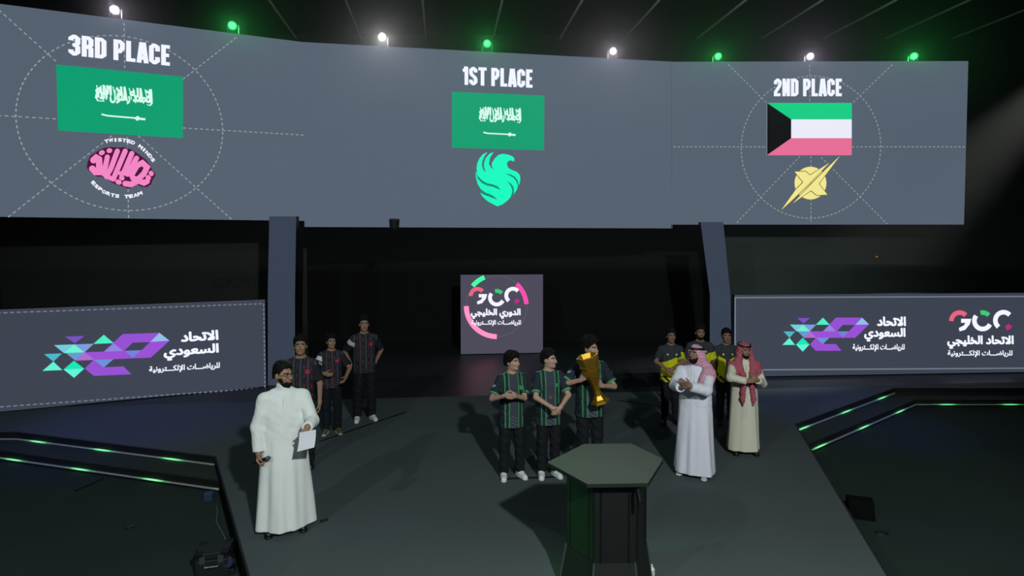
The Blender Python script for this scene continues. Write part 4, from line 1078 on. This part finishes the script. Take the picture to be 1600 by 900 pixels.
    def glasses(s):
        mb = MB(); g = lambda v: Vector(s.H(v)) * s.k
        for sd in (-1, 1):
            mb.chain([g((sd * .032 + .023 * math.cos(t), -.106 + .006 * abs(math.cos(t)) , .002 + .018 * math.sin(t))) for t in [2 * math.pi * i / 16 for i in range(17)]], .0022, 6)
            mb.tube(g((sd * .055, -.100, .006)), g((sd * .080, .01, .008)), .002, .002, 6)
        mb.tube(g((-.009, -.108, .006)), g((.009, -.108, .006)), .002, .002, 6)
        return mb.build('glasses', M_dmetal, s.root)
    def scarf(s, colour, shape, face=(.052, .10, .088)):
        F = Field(np.array([-.38, -.36, .70]), np.array([.38, .30, 1.84]), .0068); e = s.hell
        e(F, (0, .018, .038), (.094, .112, .100)); e(F, (0, .045, -.06), (.105, .085, .12), .04)
        shape(F, s); F.ripple(.006, 30, 3); F.ripple(.0025, 70, 5)
        e(F, (0, -.115, -.022), face, .008, 'sub')
        return F.build('headscarf', M_cloth, s.root, s.k, colour)
    def agal(s):
        mb = MB(); g = lambda v: Vector(s.H(v)) * s.k
        for dz in (.078, .092):
            mb.chain([g((.092 * math.cos(t), .016 + .108 * math.sin(t), dz - .018 * math.sin(t) * -1)) for t in [2 * math.pi * i / 32 for i in range(33)]], .0085, 8)
        return mb.build('head_cord', M_black, s.root)

# ---- colour patterns (in each figure's own frame)
def c_green_stripes(P):
    def f(V):
        x, y, z = V[:, 0], V[:, 1], V[:, 2]; C = np.tile(L3('#232d33'), (len(V), 1)); ax_ = np.abs(x)
        C[ax_ < .062] = L3('#3c414c'); C[(ax_ > .070) & (ax_ < .115)] = L3('#1f342d')
        st = (np.abs(ax_ - .066) < .0075) | (np.abs(ax_ - .120) < .0075); tor = (ax_ < .2) & (np.abs(y) < .2)
        for sd in (-1, 1):   # sleeves are plain with a green hem and a pale shoulder line
            S, E = P.sh[sd], P.el[sd]; u = unit(E - S); t = (V - S) @ u; r = np.linalg.norm(V - S - t[:, None] * u, axis=1); arm = (t > .03) & (r < .095) & (x * sd > .155 * P.w)
            C[arm] = L3('#232d36'); L_ = np.linalg.norm(E - S) * .80; C[arm & (t > L_ - .028)] = L3('#4d9268'); st = st & ~arm
            bad = arm & (np.abs(t - .13) < .018) & ((V[:, 1] - S[1]) < -.02) & (x * sd > abs(S[0]) + .01); C[bad & (np.abs(V[:, 1] - S[1] + .05) < .03)] = L3('#98a0ac')
        C[st & tor] = L3('#468664'); sh_ = (np.abs(y - .01) < .018) & (z > 1.40) & (ax_ > .08) & (ax_ < .18); C[sh_] = L3('#8fa89a')
        em = (np.abs(x - .095) < .016) & (np.abs(z - 1.29) < .024) & (y < 0); C[em] = L3('#2f9c58')
        mark = (np.abs(x) < .02) & (np.abs(z - 1.13) < .018) & (y < 0); C[mark] = L3('#7a4a3c')
        band = (z < .90) & (np.abs(((z * 1.0 + x * .5) * 22) % 1 - .5) < .12) & (y < 0) & (ax_ < .06); C[band] = L3('#56636c')
        return C
    return f
def c_red_pattern(P):
    def f(V):
        x, y, z = V[:, 0], V[:, 1], V[:, 2]; C = np.tile(L3('#20262b'), (len(V), 1)); ph = (x * 11.0) % 1
        C[(ph < .30)] = L3('#37444b'); r = (ph > .5) & (ph < .78) & (np.sin(z * 34 + np.floor(x * 11) * 2.1) > -.35); C[r] = L3('#4c1e2c'); rr = (ph > .58) & (ph < .70) & (np.sin(z * 52 + np.floor(x * 11) * 1.3) > .3); C[rr] = L3('#7a2c42')
        for sd in (-1, 1):
            S, E = P.sh[sd], P.el[sd]; u = unit(E - S); t = (V - S) @ u; q = np.linalg.norm(V - S - t[:, None] * u, axis=1); arm = (t > .02) & (q < .1) & (x * sd > .155 * P.w); C[arm] = L3('#1d2226')
            if sd < 0: C[arm & (t > .03) & (t < .105)] = L3('#c9ced2'); C[arm & (t > .125) & (t < .16) & (V[:, 1] < S[1] - .03)] = L3('#a2a8ae')
        em = (np.abs(x - .10) < .03) & (np.abs(z - 1.30) < .022) & (y < 0); C[em] = L3('#a83050')
        return C
    return f
def c_yellow(P, vee=False):
    def f(V):
        x, y, z = V[:, 0], V[:, 1], V[:, 2]; C = np.tile(L3('#33393c'), (len(V), 1))
        lim = (1.225 + x * .42) if not vee else (1.20 + np.abs(x) * .5)
        Y_ = z < lim; C[Y_] = L3('#c9c814')
        if vee: C[Y_ & (np.abs(x) < .035)] = L3('#2c3032')
        blk = (z < .88 + .04 * np.sin(x * 40)) ; C[blk & (np.sin(x * 46 + z * 50) > -.2)] = L3('#23282a')
        for sd in (-1, 1):
            S, E = P.sh[sd], P.el[sd]; u = unit(E - S); t = (V - S) @ u; q = np.linalg.norm(V - S - t[:, None] * u, axis=1); arm = (t > .03) & (q < .1) & (x * sd > .155 * P.w)
            C[arm] = L3('#30363a')
            if sd > 0: C[arm & (t > .10)] = L3('#c2c01a')
        for cx in (-.075, .085): C[(np.abs(x - cx) < .014) & (np.abs(z - 1.31) < .014) & (y < 0)] = L3('#d8d890')
        return C
    return f
def c_check(a, b, scale=60):
    A, B = L3(a), L3(b)
    def f(V):
        u = V[:, 0] * scale + .6 * np.sin(V[:, 2] * 7); v = V[:, 2] * scale + V[:, 1] * scale * .7
        k = np.clip(.5 + 1.2 * np.sin(u * 2) * np.sin(v * 2), 0, 1); return A + (B - A) * k[:, None]
    return f
def c_plain(a):
    A = L3(a); return lambda V: np.tile(A, (len(V), 1))

# ================================================================== the twelve people
# --- man with glasses, white thobe, front left
h = Person('bearded man with glasses in a long white thobe holding a microphone and paper', (446, 826), 564, 24, head=(38, 2, 0), width=1.12, skin='#96745e', stance=.13,
           hands={-1: (404, 708, .16), 1: (480, 668, .26)}, poles={-1: (-1, .5, -.1), 1: (.45, 1, -.3)}, hand_dirs={-1: ((-.1, -.35, -.9), (1, -.2, 0)), 1: ((-.25, -.5, -.8), (-.7, .5, .0))}, curls=(1.0, .8))
h.body(); h.hair(puff=.016, line=.062, sides=.03, back=-.03, amp=.002); h.beard(); h.glasses(); h.thobe(M_white, wide=.99, seed=2.0, hemw=1.02); h.placket(M_white); h.shoes(M_shoeb, M_shoeb)
HOST = h
# --- green-striped team with the trophy
G1 = 'green-striped players'
def player(label, root, top, turn, colour, **kw):
    body = {k: kw.pop(k) for k in list(kw) if k in ('head', 'width', 'skin', 'stance', 'hands', 'poles', 'hand_dirs', 'curls', 'group')}
    p = Person(label, root, top, turn, **body); p.body()
    hk = kw.get('hair', {}); p.hair(**hk)
    if kw.get('bearded'): p.beard(.5)
    p.trousers(loose=kw.get('loose', 1.0), seed=kw.get('seed', 0)); p.shoes(kw.get('shoe', M_shoew), M_shoeb if kw.get('shoe') is M_shoeb else None); p.jersey(colour(p), hem=kw.get('hem', .82), seed=kw.get('seed', 0), name=kw.get('top_name', 'jersey'))
    return p
player('boy in a green-striped jersey clapping, on the left of the trophy team', (800, 745), 549, 14, c_green_stripes, head=(40, 4, 0), width=.97, skin='#b3907e', stance=.115,
       hands={-1: (788, 619, .30), 1: (805, 619, .30)}, poles={-1: (-.7, .4, -.8), 1: (.7, .4, -.8)}, hand_dirs={-1: ((.75, -.6, .1), (.5, .75, .2)), 1: ((-.75, -.6, .1), (-.5, .75, .2))}, curls=(.35, .35), hair=dict(puff=.028, fringe=.012, line=.050, seed=2), seed=1, hem=.73)
player('boy in a green-striped jersey with hands clasped low, middle of the trophy team', (857, 743), 545, 10, c_green_stripes, head=(48, 3, 0), width=.98, skin='#b3907e', stance=.095,
       hands={-1: (861, 636, .28), 1: (876, 636, .28)}, poles={-1: (-1, .3, -.2), 1: (1, .3, -.2)}, hand_dirs={-1: ((.6, -.35, -.75), (.5, .75, .1)), 1: ((-.6, -.35, -.75), (-.5, .75, .1))}, curls=(.6, .6), hair=dict(puff=.020, line=.056, seed=4, sides=.02), seed=2, hem=.74)
T = player('curly-haired player in a green-striped jersey holding up the gold trophy', (921, 738), 527, 8, c_green_stripes, head=(38, 2, 0), width=1.02, skin='#ab8876', stance=.10,
       hands={-1: (907, 594, .26), 1: (941, 603, .24)}, poles={-1: (-1, .3, -.7), 1: (1, .3, -.7)}, hand_dirs={-1: ((.45, -.6, .55), (.6, .6, .0)), 1: ((-.6, -.5, .3), (-.4, .8, .0))}, curls=(.7, .7), hair=dict(puff=.038, fringe=.018, line=.060, seed=5, amp=.011), seed=3, hem=.76)
# --- red-patterned team on the left
player('player in a red-patterned dark jersey partly hidden behind the man with glasses', (472, 728), 524, 10, c_red_pattern, head=(8, 10, 0), skin='#957660', shoe=M_shoeb, hair=dict(puff=.024, line=.052, seed=6), seed=4)
player('shortest red-patterned player with forearms held in front, dark trainers', (519, 676), 521, 16, c_red_pattern, head=(14, 4, 0), skin='#957660', shoe=mat('olive_trainer', '#5c5a34', 0.6), stance=.10,
       hands={-1: (507, 584, .26), 1: (540, 590, .22)}, poles={-1: (-1, .3, -.6), 1: (1, .3, -.6)}, curls=(.6, .6), hair=dict(puff=.026, fringe=.01, line=.052, seed=7), seed=5)
player('tallest red-patterned player with hands behind his back and white trainers', (570, 656), 493, 22, c_red_pattern, head=(-4, 3, 0), width=1.02, skin='#957660', stance=.12,
       hands={-1: (-.20, .14, .93), 1: (.20, .14, .93)}, poles={-1: (-1, .3, 0), 1: (1, .3, 0)}, hair=dict(puff=.024, fringe=.008, line=.055, seed=8), seed=6, loose=1.08)
# --- yellow-jacket team on the right
player('player in a black and yellow jacket with hands clasped low, left of his team', (1047, 662), 513, -4, c_yellow, head=(2, 4, 0), skin='#866554', shoe=M_shoeb, hem=.80,
       hands={-1: (1042, 577, .28), 1: (1051, 576, .30)}, poles={-1: (-1, .2, -.1), 1: (1, .2, -.1)}, hand_dirs={-1: ((.6, -.4, -.5), (.4, .8, 0)), 1: ((-.6, -.4, -.5), (-.4, .8, 0))}, hair=dict(puff=.020, line=.055, seed=9), seed=7, top_name='jacket')
player('bearded player in a black and yellow jacket half hidden behind the pink headscarf', (1092, 662), 507, -4, c_yellow, head=(0, 2, 0), width=1.05, skin='#866554', shoe=M_shoeb, hem=.80, bearded=True, hair=dict(puff=.028, line=.055, seed=10, amp=.008), seed=8, top_name='jacket')
player('player in a black and yellow jacket standing between the two headscarves', (1133, 662), 513, -4, lambda p: c_yellow(p, True), head=(-4, 2, 0), skin='#866554', shoe=M_shoeb, hem=.80, hair=dict(puff=.018, line=.055, seed=11, sides=.02), seed=9, top_name='jacket')
# --- two men in headscarves
w = Person('man in a white thobe and pale pink headscarf clapping, looking down', (1085, 741), 537, -34, head=(-14, 14, 0), width=1.12, skin='#866653', stance=.13,
           hands={-1: (1064, 606, .34), 1: (1078, 604, .36)}, poles={-1: (-1, .5, -.7), 1: (1, .5, -.8)}, hand_dirs={-1: ((.55, -.6, .5), (.6, .5, .2)), 1: ((-.55, -.6, .45), (-.6, .5, .2))}, curls=(.4, .4))
w.body(); w.beard(); w.thobe(M_lilac, wide=1.0, seed=4.0, sleeve_r=.068); w.placket(M_lilac); w.shoes(mat('pale_sandal', '#b9b4ae', 0.6))
def drape1(F, s):
    F.cap(s.H((0, .08, -.02)), (0, .13, 1.36), .09, .10, .05); F.cap(s.H((-.06, .06, -.06)), (-.12, .08, 1.42), .05, .05, .04); F.cap(s.H((.07, .05, -.05)), (.15, .02, 1.47), .055, .05, .05)
    F.cap((.13, .05, 1.45), (.19, -.02, 1.40), .075, .085, .04); F.cap((.17, -.03, 1.40), (.13, -.125, 1.27), .085, .07, .03); F.cap((.20, -.04, 1.36), (.20, -.14, 1.20), .075, .055, .03)
w.scarf(c_check('#dcb6c4', '#a8587c', 84), drape1); w.agal()
r = Person('man in a cream thobe and red checked headscarf, hands clasped, beside the right banner', (1161, 707), 533, -2, head=(6, 0, 0), width=1.06, skin='#8f6c58', stance=.12,
           hands={-1: (1168, 596, .30), 1: (1184, 594, .30)}, poles={-1: (-1, .2, .0), 1: (.6, .6, -.6)}, hand_dirs={-1: ((.8, -.4, .25), (.4, .8, 0)), 1: ((-.7, -.4, .35), (-.4, .8, 0))}, curls=(.7, .7))
r.body(); r.beard(.3); r.thobe(M_cream, wide=.98, seed=6.0, hemw=.98, hem=.07); r.placket(M_cream); r.shoes(M_shoeb, M_shoeb)
def drape2(F, s):
    F.cap(s.H((0, .08, -.02)), (0, .13, 1.30), .10, .12, .05)
    for sd in (-1, 1):
        F.cap(s.H((sd * .082, .0, .01)), (sd * .11, -.03, 1.46), .040, .05, .04); F.cap((sd * .09, .0, 1.45), (sd * .18, -.01, 1.37), .065, .082, .05); F.cap((sd * .18, -.01, 1.37), (sd * .23, -.03, 1.20), .086, .080, .04); F.cap((sd * .14, -.08, 1.38), (sd * .20, -.08, 1.24), .06, .06, .04)
        F.cap((sd * .10, -.04, 1.46), (sd * .075, -.135, 1.28), .048, .045, .04); F.cap((sd * .075, -.135, 1.28), (sd * .065, -.165, 1.10), .046, .042, .03)
        F.cap((sd * .065, -.16, 1.10), (sd * .085, -.185, .90), .042, .036, .03); F.cap((sd * .085, -.185, .90), (sd * .075, -.19, .80), .032, .010, .02)
r.scarf(c_check('#bd7480', '#86203a', 70), drape2, face=(.046, .10, .082)); r.agal()

# ================================================================== what they hold
c = T.local(926, 596, .33)
base = T.world(T.local(938, 629, .30)); topp = T.world(T.local(917, 556, .36)); d = (topp - base); Lg = d.length
root = empty('trophy', base); tag(root, 'tall gold faceted trophy cup held in front of the curly-haired player', 'trophy')
q = Vector((0, 0, 1)).rotation_difference(d.normalized()); root.rotation_mode = 'QUATERNION'; root.rotation_quaternion = q
u = Lg
m = MB(); m.lathe([(.19 * u, 0), (.19 * u, .035 * u), (.13 * u, .09 * u), (.085 * u, .17 * u)], n=6); m.build('base', M_gold, root, bevel=.004)
m = MB(); m.lathe([(.085 * u, .165 * u), (.07 * u, .27 * u), (.075 * u, .36 * u), (.10 * u, .45 * u)], n=6); m.build('stem', M_gold, root, bevel=.004)
m = MB(); m.lathe([(.10 * u, .445 * u), (.15 * u, .58 * u), (.185 * u, .72 * u), (.19 * u, .80 * u), (.215 * u, .92 * u), (.225 * u, 1.0 * u), (.19 * u, 1.0 * u), (.15 * u, .90 * u)], n=6); m.build('cup', M_gold, root, bevel=.004)
m = MB(); m.lathe([(.19 * u, .77 * u), (.215 * u, .785 * u), (.215 * u, .805 * u), (.19 * u, .82 * u)], n=6); m.build('band', mat('dark_gold', (0.30, 0.15, 0.015, 1), 0.4, 0.8), root)
# microphone in the right hand of the man with glasses
W, f_, n_ = HOST.wr[-1], HOST.hf[-1], HOST.hn[-1]; l_ = np.cross(f_, n_)
mid = HOST.world(W + f_ * .075 + n_ * .030); D = Vector((.86, -.35, .36)).normalized(); e0 = mid - D * .11; e1 = mid + D * .08; e2 = mid + D * .125
root = empty('microphone', e0); tag(root, 'black handheld microphone in the right hand of the man with glasses', 'microphone')
m = MB(); m.tube((0, 0, 0), e1 - e0, .012, .018, 14); m.build('handle', M_plastic, root)
m = MB(); dd = (e2 - e1).normalized(); m.tube(e1 - e0, e1 - e0 + dd * .02, .018, .026, 14); m.tube(e1 - e0 + dd * .02, e2 - e0, .026, .015, 14); m.build('grille', M_metal, root)
# paper in his left hand
pts = [HOST.world(HOST.local(x, y, f)) for x, y, f in ((468, 676, .36), (493.5, 671, .36), (491, 699, .42), (464, 706, .42))]
nn = (pts[1] - pts[0]).cross(pts[3] - pts[0]).normalized() * .002
m = MB(); k = 6; A = []
for i in range(k + 1):
    t = i / k; bow = nn * (6 * math.sin(math.pi * t)); A.append((pts[0].lerp(pts[3], t) + bow, pts[1].lerp(pts[2], t) + bow))
for i in range(k): m.prism([A[i][0], A[i][1], A[i + 1][1], A[i + 1][0]], [p + nn for p in (A[i][0], A[i][1], A[i + 1][1], A[i + 1][0])])
tag(m.build('paper_sheet', mat('white_paper', '#dcdde4', 0.7)), 'white sheet of paper in the left hand of the man with glasses', 'paper')
